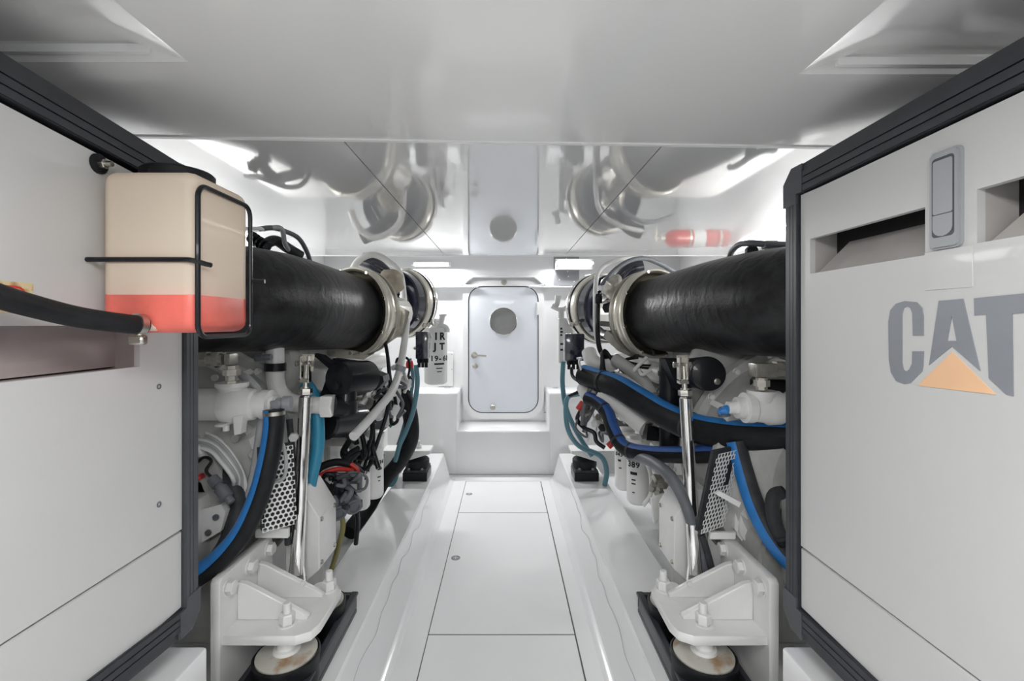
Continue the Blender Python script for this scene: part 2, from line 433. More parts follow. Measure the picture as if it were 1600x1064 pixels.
# ledge each side of the door niche and the low step under it
Zl = 1.35-.615
for x0, x1 in ((-1.75, (715-VX)*4.1/F), ((857-VX)*4.1/F, 1.75)):
    bm = B(); box(bm, (x0, 4.1, 0), (x1, YB, Zl), .02, 3); obj('bulkhead_ledge', bm, 'gel', bulk)
bm = B(); box(bm, ((715-VX)*4.1/F-.03, 4.1, 0), ((857-VX)*4.1/F+.03, YB, 1.35-.955), .018, 3); obj('door_step', bm, 'gel', bulk)
# small oval deck plates on the ledges
for px in (699, 868):
    c = P(px, 605, 4.4); bm = B(); lathe(bm, (c.x, c.y, Zl+.0005), (0, 0, 1), [(0, .03), (.004, .028), (.004, 0)], 18); obj('deck_plate', bm, 'plate', bulk)
# door
door = thing('door_1', P(787, 655, YB), 'white bulkhead door with a round porthole at the far end', 'door'); door['kind'] = 'structure'
dc = P(786.5, 546, YB-.01); dw, dh = 107*4.49/F, 195*4.49/F
def onw(pts, y, c=dc): return [V((c.x+x, y, c.z+z)) for x, z in pts]
bm = B(); prism(bm, onw(rrect(dw, dh, .13, 8), YB-.022), (0, .03, 0)); leaf = obj('door_leaf', bm, 'door', door, 30)
bm = B(); ring_prism(bm, onw(rrect(dw+.02, dh+.02, .14, 8), YB-.012), onw(rrect(dw, dh, .13, 8), YB-.012), (0, .02, 0)); obj('door_gasket', bm, 'seam', door)
bm = B(); ring_prism(bm, onw(rrect(dw+.12, dh+.13, .18, 8), YB-.030), onw(rrect(dw+.018, dh+.018, .139, 8), YB-.030), (0, .035, 0)); obj('door_frame', bm, 'gel', door)
pc = P(786.5, 502, YB-.024)
bm = B(); lathe(bm, pc, (0, -1, 0), [(0, .133), (.008, .135), (.010, .130), (.004, .128), (0, .128)], 40, False); obj('porthole_ring', bm, 'ss', door)
bm = B(); lathe(bm, pc, (0, -1, 0), [(-.002, .130), (.001, .130), (.001, 0)], 40); obj('porthole_glass', bm, 'glass', door)
hc = P(741, 555, YB-.024)
bm = B(); lathe(bm, hc, (0, -1, 0), [(0, .031), (.008, .031), (.010, .026), (.010, .012), (.045, .012), (.045, 0)], 20)
hr = obj('handle_rose', bm, 'ss_d', door)
bm = B(); sweep(bm, [hc+V((0, -.04, 0)), hc+V((.03, -.048, 0)), hc+V((.12, -.048, -.004))], .009, 8, 5); obj('lever', bm, 'ss_d', hr)
bm = B(); lathe(bm, P(742, 572, YB-.024), (0, -1, 0), [(0, .026), (.006, .026), (.009, .022), (.009, 0)], 20); obj('lock_cylinder', bm, 'ss_d', door)
bm = B(); lathe(bm, P(770, 636, YB-.024), (0, -1, 0), [(0, .024), (.012, .026), (.02, .018), (.02, 0)], 16); obj('door_stop', bm, 'ss_d', door)
bm = B(); box(bm, P(838.5, 492, YB-.03), P(841.5, 472, YB-.022), .001)
for k in range(6): cyl(bm, P(840, 473+3.2*k, YB-.03), P(840, 475.4+3.2*k, YB-.03), .008, seg=10)
obj('hinge', bm, 'white', door)
bm = B(); cc = P(787.5, 441, YB-.03); lathe(bm, cc, (0, -1, 0), [(0, .028), (.01, .026), (.012, .012), (.02, .010), (.02, 0)], 18); obj('door_sensor', bm, 'ss_d', door)
bm = B(); cc = P(852, 648, 4.44); box(bm, cc+V((-.012, -.004, .02)), cc+V((.012, .004, .025))); box(bm, cc+V((.007, -.004, -.02)), cc+V((.012, .004, .02))); obj('catch', bm, 'greyd', door)

# ------------------------------------------------------------------ lamp fixtures
def lamp(name, a, b, r, label, group, facing=(0, -1, 0), flat=False):
    a, b = V(a), V(b); t = thing(name, (a+b)/2, label, 'light', group)
    d = (b-a).normalized(); f = V(facing); up = f.cross(d)
    bm = B()
    h = r*1.5
    prism(bm, [a-f*r*1.2+up*h, a+f*r*.2+up*h, a+f*r*.2-up*h, a-f*r*1.2-up*h], b-a); obj('housing', bm, 'white', t)
    bm = B(); cyl(bm, a+f*r*.9+d*.015, b+f*r*.9-d*.015, r*.62, seg=14); obj('tube', bm, 'tube', t)
    for e, q in ((a, 1), (b, -1)):
        bm = B(); cyl(bm, e+f*r*.9, e+f*r*.9+d*q*.018, r*.8, seg=14); obj('end_cap', bm, 'white', t)
    return t
lamp('strip_light', P(644, 413, 4.43), P(704, 413, 4.43), .015, 'slim white strip light on the bulkhead left of the door', 'bulkhead strip lights')
lamp('strip_light', P(868, 413, 4.41), P(926, 413, 4.41), .034, 'white strip light over the grey wall plate right of the door', 'bulkhead strip lights')
lamp('strip_light', (-1.66, 1.9, 1.775), (-1.66, 3.2, 1.775), .02, 'white strip light high on the hull side beside the left engine', 'hull side strip lights', (1, 0, 0))
lamp('strip_light', (1.60, 1.9, 1.775), (1.60, 3.2, 1.775), .02, 'white strip light high on the hull side beside the right engine', 'hull side strip lights', (-1, 0, 0))
# wall plate behind the right lamp
tp = thing('wall_plate', P(885, 446, 4.455), 'grey perforated metal plate on the bulkhead behind the right strip light', 'plate')
bm = B(); box(bm, P(865, 446, 4.458), P(905, 401, 4.452), .001); obj('plate', bm, 'plate', tp)
for px, py in ((885, 404), (874, 437), (888, 432), (897, 440), (887, 424)):
    bm = B(); lathe(bm, P(px, py, 4.452), (0, -1, 0), [(0, .006), (.002, .006), (.002, 0)], 10); obj('hole', bm, 'white', tp)
# outlet/gauge plate on the ledge, left of the door
tp = thing('breaker_plate', P(698, 603, 4.49), 'small white switch plate with two dark knobs left of the door', 'switch plate')
bm = B(); box(bm, P(684, 603, 4.50), P(708, 551, 4.485), .003); obj('plate', bm, 'white', tp)
for px, py in ((689, 564), (696, 564)):
    bm = B(); lathe(bm, P(px, py, 4.485), (0, -1, 0), [(0, .014), (.012, .012), (.012, 0)], 12); obj('knob', bm, 'greyd', tp)
for px, py in ((689, 587), (696, 587)):
    bm = B(); box(bm, P(px-2, py+6, 4.486), P(px+2, py-4, 4.478), .002); obj('toggle', bm, 'greyw', tp)
for px, py in ((686, 554), (706, 554), (686, 577), (706, 577)):
    bm = B(); lathe(bm, P(px, py, 4.485), (0, -1, 0), [(0, .005), (.002, .004), (.002, 0)], 8); obj('screw', bm, 'plate', tp)

# ================================================================== generator enclosures
def enclosure(s):
    X = -.727 if s < 0 else .665          # outer face of the frame
    Xp = X + s*.008                       # panel face
    y1 = 1.10; y0 = -.55; yi = y1-.048
    zb, zt = .640, 1.708; zbi, zti = .700, 1.645
    depth = .80
    name = 'generator_enclosure'
    t = thing(name, (X+s*depth/2, (y0+y1)/2, .57), 'white generator enclosure in a black frame carrying a coolant bottle' if s < 0 else 'white generator enclosure in a black frame with big CAT lettering', 'generator', 'generator enclosures')
    slope = (lambda y: .036*(1.05-y)/.39) if s < 0 else (lambda y: .010*(1.05-y)/.39)
    # body shell
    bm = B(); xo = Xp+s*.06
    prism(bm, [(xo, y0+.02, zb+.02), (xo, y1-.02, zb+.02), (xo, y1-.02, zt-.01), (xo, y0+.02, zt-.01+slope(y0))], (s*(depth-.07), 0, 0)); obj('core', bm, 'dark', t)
    # black extrusions: grooved bars
    def bar_y(za, zc, lab, up):           # along Y
        bm = B(); n = 4
        for k in range(n):
            a = za+(zc-za)*k/n; b = za+(zc-za)*(k+1)/n
            g_ = .0015
            xk = X + (s*.012 if (k == n-1 and up) or (k == 0 and not up) else 0)
            for ya, yb2 in ((y0, yi-.02),):
                prism(bm, [(xk, ya, a+g_+slope(ya)), (xk, yb2, a+g_+slope(yb2)), (xk, yb2, b-g_+slope(yb2)), (xk, ya, b-g_+slope(ya))], (s*.03, 0, 0))
        prism(bm, [(X+s*.004, y0, za+slope(y0)), (X+s*.004, yi, za), (X+s*.004, yi, zc), (X+s*.004, y0, zc+slope(y0))], (s*.06, 0, 0))
        return obj(lab, bm, 'frame', t)
    bar_y(zti, zt, 'top_rail', True); bar_y(zb, zbi, 'bottom_rail', False)
    bm = B()
    for k in range(4):
        a = yi+(y1-yi)*k/4; b = yi+(y1-yi)*(k+1)/4
        xk = X+(s*.010 if k == 3 else 0)
        box(bm, (xk, a+.001, zbi), (xk+s*.03, b-.001, zti))
    box(bm, (X+s*.004, yi, zbi), (X+s*.06, y1-.002, zti)); obj('corner_post', bm, 'frame' if s > 0 else 'frame_g', t)
    for zc, zo in ((zti, zt), (zbi, zb)):  # mitred corner castings
        q = .022 if zo > zc else -.022
        pts = [(yi-.02, zc), (yi, zc), (yi+.001, zc-q), (y1, zc-q), (y1, zo-q*1.4), (y1-.030, zo), (yi-.02, zo)]
        bm = B(); prism(bm, [(X-s*.001, y, z) for y, z in pts], (s*.06, 0, 0)); obj('corner_casting', bm, 'frame_g', t)
    # dark gasket line, panels
    bm = B(); box(bm, (Xp+s*.012, y0+.02, zbi-.01), (Xp+s*.016, yi+.01, zti+.005)); 
    seam = 1.35-.470 if s < 0 else 1.35-.5075
    if s > 0:
        holes = [(.738, 1.017, 1.35+.109, 1.35+.186), (.36, .657, 1.35+.114, 1.35+.191)]
    else:
        holes = [(.30, .928, 1.35-.087, 1.35-.004)]
    bm.free(); bm = B()
    gp = .004
    hole_panel(bm, 'X', Xp, s*.012, y0+.02, yi-gp, seam+.002, zti-gp, holes)
    up_ = obj('upper_panel', bm, 'panel', t, 20)
    if True:
        bm = B(); prism(bm, [(Xp, y0+.02, zti-gp), (Xp, .98, zti-gp), (Xp, y0+.02, zti-gp+slope(y0))], (s*.012, 0, 0)); obj('panel_filler', bm, 'panel', t)
    bm = B(); box(bm, (Xp, y0+.02, zbi+gp), (Xp+s*.012, yi-gp, seam-.002), .002); obj('lower_panel', bm, 'panel', t)
    # air ducts behind the slots: sloping scoop
    for (a, b, c, d) in holes:
        dep = .16; col = 'duct' if s > 0 else 'duct_l'
        bm = B()
        if s > 0:
            box(bm, (Xp+s*.012, b, c-.02), (Xp+s*dep, b+.004, d+.02))
            prism(bm, [(Xp+s*.012, a, c-.004), (Xp+s*.012, b, c-.004), (Xp+s*.09, b-.06, d+.03), (Xp+s*.09, a-.02, d+.03)], (s*.004, 0, -.004))
        else:
            box(bm, (Xp+s*.012, b, c-.02), (Xp+s*dep, b+.004, d+.02))
            box(bm, (Xp+s*.012, a, c-.008), (Xp+s*dep, b, c-.003)); box(bm, (Xp+s*.05, a, c), (Xp+s*.054, b, d+.02))
        obj('air_duct', bm, col, t)
    # top lid
    bm = B(); prism(bm, [(X+s*.03, y0, zt+slope(y0)-.008), (X+s*.03, y1-.03, zt-.008), (X+s*.03, y1-.03, zt+.004), (X+s*.03, y0, zt+slope(y0)+.004)], (s*(depth-.04), 0, 0)); obj('lid', bm, 'frame', t)
    # forward end panel
    bm = B(); box(bm, (X+s*.03, y1-.02, zb+.03), (X+s*(depth-.02), y1-.006, zt-.03), .004); obj('end_panel', bm, 'panel', t)
    for yy in (.9, -.2):
        for dx in (.06, depth-.1):
            bm = B(); cyl(bm, (X+s*dx, yy, .566), (X+s*dx, yy, zb+.03), .03, seg=14, bev=.005); obj('foot', bm, 'rub', t)
    return t, X, Xp, up_
gl, XL_, XpL, upL = enclosure(-1)
gr, XR_, XpR, upR = enclosure(1)
# plinths carrying them
for s in (-1, 1):
    bm = B(); xx = -.722 if s < 0 else .672
    box(bm, (xx, -1.2, .236), (xx+s*.85, 1.12, .566), .008, 2); box(bm, (xx+s*.085, -1.2, 0), (xx+s*.84, 1.10, .24))
    o = struct('trim_%d' % (5 if s < 0 else 6), bm, 'gel')

# latch on the right enclosure
def onx(pts, X): return [PX(px, py, X) for px, py in pts]
def lz(pts, x, z0): return [(XpR-x, .700+u, z0+v) for u, v in pts]
bm = B(); prism(bm, lz(rrect(.050, .150, .008, 4), .008, 1.5385), (.010, 0, 0)); bmesh.ops.bevel(bm, geom=[e for e in bm.edges if all(abs(v.co.x-(XpR-.008)) < 1e-5 for v in e.verts)], offset=.003, segments=2, affect='EDGES'); lat = obj('latch', bm, 'latch', gr)
bm = B(); prism(bm, lz(rrect(.036, .122, .006, 4), .0082, 1.5425), (.002, 0, 0)); obj('latch_groove', bm, 'frame_g', lat)
bm = B(); prism(bm, lz(rrect(.031, .082, .003, 3), .0090, 1.5580), (.003, 0, 0)); obj('latch_flap', bm, 'latch', lat)
pts = [(-.0155, .034), (.0155, .034), (.0155, .014)]+[(.0155*math.cos(q), .014-.013*math.sin(q)) for q in [PI*k/8 for k in range(1, 8)]]+[(-.0155, .014)]
bm = B(); prism(bm, lz(pts, .0094, 1.4815), (.003, 0, 0)); obj('latch_button', bm, 'latch', lat)
bm = B(); box(bm, (XpR-.0015, .662, 1.35+.052), (XpR+.002, .738, 1.35+.113), .0006); obj('backing_patch', bm, 'panel', gr)
# big lettering
def zq(pts): return [(1180+x/2.217, 160+y/2.217) for x, y in pts]
Cc = [(585, 808), (548, 808), (546, 730), (540, 712), (528, 706), (516, 714), (511, 735), (511, 900), (515, 925), (524, 932), (536, 925), (545, 905), (546, 862), (586, 862), (584, 910), (580, 932), (560, 952), (540, 972), (520, 976), (490, 965), (472, 935), (465, 890), (463, 760), (470, 720), (490, 697), (520, 688), (560, 692), (580, 712), (585, 740)]
A1 = [(638, 687), (680, 684), (683, 738), (668, 826), (684, 826), (684, 845), (604, 910)]
A2 = [(680, 684), (722, 680), (782, 930), (684, 845), (684, 826), (700, 826), (683, 738)]
Tt = [(760, 678), (968, 658), (968, 726), (893, 732), (897, 1018), (872, 1012), (812, 955), (802, 735), (762, 738)]
Tr = [(684, 864), (565, 980), (600, 985), (835, 1012)]
for nm, parts_, m in (('letter_c', [Cc], 'decal'), ('letter_a', [A1, A2], 'decal'), ('letter_t', [Tt], 'decal'), ('orange_triangle', [Tr], 'orange')):
    bm = B()
    for p_ in parts_: prism(bm, onx(zq(p_), XpR), (-.0012, 0, 0))
    obj(nm, bm, m, gr, label={'letter_c': 'dark grey letter C', 'letter_a': 'dark grey letter A', 'letter_t': 'dark grey letter T'}.get(nm, 'orange triangle under the letter A'))
# details on the left enclosure
for px, py in ((248, 604), (248, 788)):
    bm = B(); c = PX(px, py, XpL); lathe(bm, c, (1, 0, 0), [(-.001, .006), (.0015, .006), (.0015, .0035), (-.001, .003), (-.001, 0)], 14); obj('panel_screw', bm, 'greyd', gl)
bm = B(); c = PX(153, 256, XpL)
lathe(bm, c, (1, 0, 0), [(-.001, .018), (.004, .018), (.006, .014), (.006, 0)], 18); st = obj('stud_washer', bm, 'rub', gl)
bm = B(); hexn(bm, c+V((.006, 0, 0)), (1, 0, 0), .009, .009); cyl(bm, c+V((.012, 0, 0)), c+V((.026, 0, 0)), .005, seg=10); obj('stud', bm, 'ss_d', st)
bm = B(); prism(bm, [(XpL+.0002, y, z) for y, z in ((.50, 1.412), (.717, 1.412), (.717, 1.3655), (.50, 1.3655))], (.0008, 0, 0)); sk = obj('warning_sticker', bm, 'sticker', gl, label='worn yellow sticker')
bm = B(); ring_prism(bm, [(XpL+.0012, .672+x, 1.389+z) for x, z in rrect(.07, .034, .015, 4)], [(XpL+.0012, .672+x, 1.389+z) for x, z in rrect(.064, .028, .012, 4)], (.0005, 0, 0)); obj('sticker_print', bm, 'red', sk)

# ------------------------------------------------------------------ coolant bottle
TX0, TX1, TY0, TY1, TZ0, TZ1 = -.718, -.548, .814, .990, 1.333, 1.622
tk = thing('coolant_bottle', ((TX0+TX1)/2, (TY0+TY1)/2, TZ0), 'milky plastic bottle with red coolant hung on the left enclosure', 'coolant bottle')
bm = B(); box(bm, (TX0, TY0, TZ0), (TX1, TY1, TZ1), .022, 4); obj('bottle', bm, 'tank', tk, 60)
bm = B(); box(bm, (TX0-.0003, TY0-.0003, TZ0-.0003), (TX1+.0003, TY1+.0003, TZ0+.088), .022, 4); obj('coolant', bm, 'coolant', tk, 60, label='red coolant in the lower quarter')
bm = B(); c = V((-.655, .925, TZ1-.004)); lathe(bm, c, (0, 0, 1), [(0, .052), (.012, .052), (.012, .062), (.016, .064), (.030, .064), (.034, .060), (.034, 0)], 28); obj('cap', bm, 'rub', tk)
bm = B(); wr = .0046
loop = [V((TX1+.003, (TY0+TY1)/2+y, (TZ0+TZ1)/2-.016+z)) for y, z in rrect(TY1-TY0-.008, .272, .022, 5)]
sweep(bm, loop+[loop[0], loop[1]], wr, 8, 1, smooth=False); obj('wire_frame', bm, 'blk', tk)
zz = 1.35+.112
bm = B(); sweep(bm, [(XpL-.002, TY0-.004, zz), (TX0+.03, TY0-.004, zz), (TX1-.03, TY0-.004, zz), (TX1-.004, TY0-.002, zz-.001), (TX1+.012, TY0+.012, zz-.006), (TX1+.016, TY0+.02, zz-.007)], wr, 8, 5); obj('wire_band', bm, 'blk', tk)
bm = B(); sweep(bm, [(TX1+.002, TY1+.0, zz-.02), (TX1+.02, TY1+.003, zz-.022), (TX1+.03, TY1+.004, zz-.022)], wr, 8, 4); obj('wire_end', bm, 'blk', tk)
pn = P(234, 508, .818)
bm = B(); cyl(bm, pn+V((.012, .012, 0)), pn+V((-.03, -.010, .001)), .011, seg=14); obj('hose_spigot', bm, 'tank', tk)
hs = [pn+V((-.006, -.006, 0)), P(190, 505, .775), P(120, 495, .72), P(50, 478, .66), P(-10, 460, .61), P(-120, 420, .53)]
th = thing('coolant_hose', hs[2], 'thick black rubber hose running out of the coolant bottle', 'hose')
bm = B(); sweep(bm, hs, .0165, 14, 8); obj('hose', bm, 'rub', th)
bm = B(); d_ = (hs[1]-hs[0]).normalized(); lathe(bm, hs[0], d_, [(.004, .0165), (.004, .0195), (.016, .0195), (.016, .0165)], 20, False); ck = obj('hose_clamp', bm, 'ss_d', th)
bm = B(); box(bm, hs[0]+V((-.020, -.012, -.034)), hs[0]+V((.006, .004, -.018)), .003); obj('clamp_screw', bm, 'ss_d', ck)

# ================================================================== engines
SIDE = {-1: 'left', 1: 'right'}
def prism_poly(name, pts, vec, m, parent, sharp=38, label=None):
    bm = B(); prism(bm, pts, vec); return obj(name, bm, m, parent, sharp, label)
def tube(name, pts, r, m, parent, seg=12, n=8, label=None):
    bm = B(); sweep(bm, pts, r, seg, n); return obj(name, bm, m, parent, 50, label)
def pp(lst): return [P(*q) for q in lst]

bolt_src = {}
def bolt(r, h, world, axis, parent, m='eng', name='bolt', stud=0.):
    """hex head (optionally with a stud end); alike bolts share one mesh"""
    key = (round(r, 4), round(h, 4), tuple(axis), m, stud)
    if key in bolt_src: return twin(name, bolt_src[key], V(world)+bolt_off[key], parent)
    bm = B(); a = V(axis)
    lathe(bm, (0, 0, 0), a, [(0, r*1.35), (h*.12, r*1.35), (h*.12, r)], 14, False)
    hexn(bm, a*h*.1, a, r*1.08, h)
    if stud: cyl(bm, a*h, a*(h+stud), r*.55, seg=10, bev=r*.1)
    vs = [v.co.copy() for v in bm.verts]
    lo = V((min(c.x for c in vs), min(c.y for c in vs), min(c.z for c in vs))); hi = V((max(c.x for c in vs), max(c.y for c in vs), max(c.z for c in vs)))
    off = (lo+hi)/2; off.z = lo.z
    bmesh.ops.translate(bm, verts=bm.verts, vec=V(world))
    o = obj(name, bm, m, parent); bolt_src[key] = o; bolt_off[key] = off
    return o
bolt_off = {}

def bracket(eng, s, y0, y1, x_in, x_out, zp, ztop, zlow, n_bolts=3):
    """welded mounting foot: horizontal plate, upright plate with bolts, two gussets"""
    c = CX
    X = lambda d: c+s*d
    bm = B(); th = .028; ch = .05
    pts = [(x_out, y0), (x_in+ch, y0), (x_in+.012, y0+.022), (x_in, y0+ch+.01), (x_in, y1-ch*.3), (x_in+.02, y1), (x_out, y1)]
    prism(bm, [(X(x), y, zp-th) for x, y in pts], (0, 0, th))
    bmesh.ops.bevel(bm, geom=bm.edges[:], offset=.003, segments=1, affect='EDGES')
    br = obj('mount_bracket', bm, 'eng', eng)
    bm = B(); prism(bm, [(X(x_out-.004), y, z) for y, z in ((y0-.012, zlow), (y1+.03, zlow), (y1+.04, ztop-.03), (y1+.03, ztop), (y0, ztop), (y0-.012, ztop-.012))], (s*.028, 0, 0))
    bmesh.ops.bevel(bm, geom=bm.edges[:], offset=.003, segments=1, affect='EDGES')
    obj('upright_plate', bm, 'eng', br)
    for k in range(2):
        yy = y0+.075+k*.115
        bm = B(); prism(bm, [(X(x), yy, z) for x, z in ((x_out-.004, zp), (x_out-.004, zp+.115), (x_out-.03, zp+.110), (x_in+.045, zp+.012), (x_in+.045, zp))], (0, .022, 0))
        bmesh.ops.bevel(bm, geom=bm.edges[:], offset=.003, segments=1, affect='EDGES')
        obj('gusset', bm, 'eng', br)
        bolt(.008, .008, (X(x_in+.11), yy-.0, zp+.05), (0, -1, 0), br)
    for k in range(n_bolts):
        bolt(.020, .018, (X(x_out-.004), y0+.03+k*(y1-y0-.02)/(n_bolts-1), ztop-.045), (-s, 0, 0), br)
    return br

def near_mount(s):
    X = lambda d: CX+s*d
    t = thing('engine_mount', (X(.63), 1.50, .222), 'twin rubber engine mount in a black tray under the near %s engine foot' % SIDE[s], 'engine mount', 'rubber engine mounts')
    bm = B(); a, b = .548, .755; y0, y1 = 1.16, 1.80
    box(bm, (X(a), y0, .222), (X(b), y1, .240), .003)
    box(bm, (X(a), y0, .240), (X(a+.016), y1, .302), .004); box(bm, (X(b-.016), y0, .240), (X(b), y1, .302), .004)
    box(bm, (X(a), y1-.016, .240), (X(b), y1, .302), .004)
    box(bm, (X(a)-s*.006, y0, .292), (X(a+.020), y1, .304), .003)
    obj('tray', bm, 'frame', t)
    for k, yy in enumerate((1.405, 1.665)):
        c = V((X(.635), yy, .241)); R_ = .094 if k == 0 else .084
        bm = B(); lathe(bm, c, (0, 0, 1), [(0, R_*.96), (.02, R_*.98), (.028, R_), (.088, R_), (.093, R_*1.03), (.102, R_*1.03), (.106, R_*.97), (.100, R_*.95), (.100, 0)], 40)
        iso = obj('rubber_isolator', bm, 'rub', t)
        bm = B(); lathe(bm, c+V((0, 0, .101)), (0, 0, 1), [(0, R_*.93), (.006, R_*.93), (.010, R_*.80), (.014, R_*.5), (.016, 0)], 40); obj('top_disc', bm, 'rust', iso, label='pale disc with rust stains')
        bm = B(); lathe(bm, c+V((0, 0, .114)), (0, 0, 1), [(0, .040), (.010, .038), (.012, .028), (.047, .026), (.047, 0)], 20); obj('spacer', bm, 'eng', iso)
    for yy in (1.525, 1.77):
        bolt(.014, .014, (X(.60), yy, .241), (0, 0, 1), t, 'plate')
    return t

def far_mount(s):
    X = lambda d: CX+s*d
    y0, y1 = 3.28, 3.47; xa, xb = (.525, .70)
    t = thing('engine_mount', (X(.60), 3.38, .222), 'small black rubber engine mount under the far %s engine foot' % SIDE[s], 'engine mount', 'rubber engine mounts')
    bm = B(); box(bm, (X(xa), y0, .222), (X(xb), y1, .285), .004); obj('base_block', bm, 'blk', t)
    bm = B(); box(bm, (X(xa+.005), y0-.002, .285), (X(xb-.005), y1, .300), .003); obj('flange', bm, 'rubg', t)
    bm = B(); lathe(bm, (X((xa+xb)/2), 3.375, .300), (0, 0, 1), [(0, .085), (.02, .088), (.055, .088), (.065, .08), (.078, .05), (.105, .03), (.105, 0)], 28); obj('rubber_cone', bm, 'rub', t)
    for dx in (xa+.04, xb-.04): bolt(.011, .012, (X(dx), 3.30, .300), (0, 0, 1), t, 'ss_d')
    return t

def perforated(name, org, u, v, nu, nv, pitch, m, parent, rows_skip=None, curve=None):
    """sheet with real round holes: every cell is a square with an octagonal hole"""
    bm = B(); org, u, v = V(org), V(u).normalized(), V(v).normalized(); n = u.cross(v)
    cache = {}
    def vx(a, b):
        k = (round(a*1e5), round(b*1e5))
        if k not in cache:
            p = org+u*a+v*b
            if curve: p = p+n*curve(a, b)
            cache[k] = bm.verts.new(p)
        return cache[k]
    r = pitch*.40
    for j in range(nv):
        sh = pitch/2 if j % 2 else 0
        for i in range(nu):
            if rows_skip and rows_skip(i, j): continue
            cx, cy = i*pitch+sh, j*pitch*.9; hp, hv = pitch/2, pitch*.45
            sq = [(hp, 0), (hp, hv), (0, hv), (-hp, hv), (-hp, 0), (-hp, -hv), (0, -hv), (hp, -hv)]
            hole = [(r*math.cos(PI*k/4), r*math.sin(PI*k/4)) for k in range(8)]
            for k in range(8):
                q = (k+1) % 8
                bm.faces.new((vx(cx+sq[k][0], cy+sq[k][1]), vx(cx+sq[q][0], cy+sq[q][1]), vx(cx+hole[q][0], cy+hole[q][1]), vx(cx+hole[k][0], cy+hole[k][1])))
    r_ = bmesh.ops.extrude_face_region(bm, geom=bm.faces[:])
    bmesh.ops.translate(bm, verts=[g_ for g_ in r_['geom'] if isinstance(g_, bmesh.types.BMVert)], vec=n*.0015)
    return obj(name, bm, m, parent)

def filter_can(c, r, h, label, cat, lines, group, axis_face=None):
    t = thing('oil_filter', c, label, cat, group); c = V(c)
    bm = B(); lathe(bm, c, (0, 0, 1), [(0, r*.55), (.004, r*.8), (.016, r*.97), (.024, r), (h*.86, r), (h*.88, r*1.03), (h*.93, r*1.03), (h*.94, r*.96), (h, r*.9)], 32); can = obj('can', bm, 'white', t)
    bm = B(); lathe(bm, c+V((0, 0, h)), (0, 0, 1), [(0, r*.95), (.03, r*1.1), (.05, r*1.1), (.06, r*.8)], 24); obj('filter_head', bm, 'eng', t)
    d = V((-c.x*.75, -c.y, 0)).normalized() if axis_face is None else V(axis_face).normalized()
    xd = V((0, 0, 1)).cross(d).normalized()*1
    for s_, size, off, hz, bd in lines:
        # print lies on the can: each character set round the curve
        wch = size*.55; n = len(s_)
        for i, ch in enumerate(s_):
            if ch == ' ': continue
            a = (off+(i-(n-1)/2)*wch)/r
            dd = (d*math.cos(a)+xd*math.sin(a)).normalized(); tx = V((0, 0, 1)).cross(dd).normalized()
            if ch == '|':       # printed block
                bm = B(); pr = [c+dd*(r+.0006)+tx*(x-.0)*1+V((0, 0, hz+z)) for x, z in ((-wch*.55, 0), (wch*.55, 0), (wch*.55, size*.7), (-wch*.55, size*.7))]
                prism(bm, pr, -dd*.001); obj('print', bm, 'ink', can)
            else: text(ch, size, c+dd*(r+.0006)-tx*wch*.5+V((0, 0, hz)), tx, (0, 0, 1), 'ink', can, 'print', bd)
    return t

K = 1.16
def PK(px, py, d): return P(px, py, d*K)
def kp(prof): return [(t*K, r*K) for t, r in prof]
def big_hose(s):
    k = -1 if s < 0 else 1
    ring = PK(547, 487, 2.03) if s < 0 else PK(1029, 490, 2.03)
    if s < 0: pts = [ring+V((.012, .05, 0)), ring, PK(508, 482, 1.88), PK(440, 472, 1.60), PK(345, 466, 1.42), PK(200, 468, 1.30), PK(60, 470, 1.22)]
    else: pts = [ring+V((-.012, .05, 0)), ring, PK(1068, 487, 1.88), PK(1136, 478, 1.62), PK(1232, 472, 1.40), PK(1372, 470, 1.28), PK(1530, 470, 1.22)]
    t = thing('exhaust_hose', pts[3]+V((0, 0, -.17)), 'fat black woven hose curving behind the %s enclosure' % ('left' if s < 0 else 'right CAT'), 'hose', 'fat exhaust hoses')
    prof = lambda u: K*(.138 + .030*(1-(1-min(1, u*2.6))**2))
    bm = B(); sweep(bm, pts, prof, 48, 12); obj('hose', bm, 'weave', t, 60)
    d = (pts[2]-pts[1]).normalized()
    bm = B()
    for q, r_ in ((.012, .1405), (.055, .1465), (.075, .149)): lathe(bm, pts[1]+d*q*K, d, kp([(0, r_), (.001, r_+.003), (.004, r_+.003), (.005, r_)]), 48, False)
    obj('binding_wire', bm, 'rubg', t)
    bm = B(); lathe(bm, pts[1], d, kp([(-.03, .1385), (-.03, .1415), (.012, .1435), (.014, .141)]), 48, False); obj('hose_cuff', bm, 'greyd', t)
    return t, ring, d

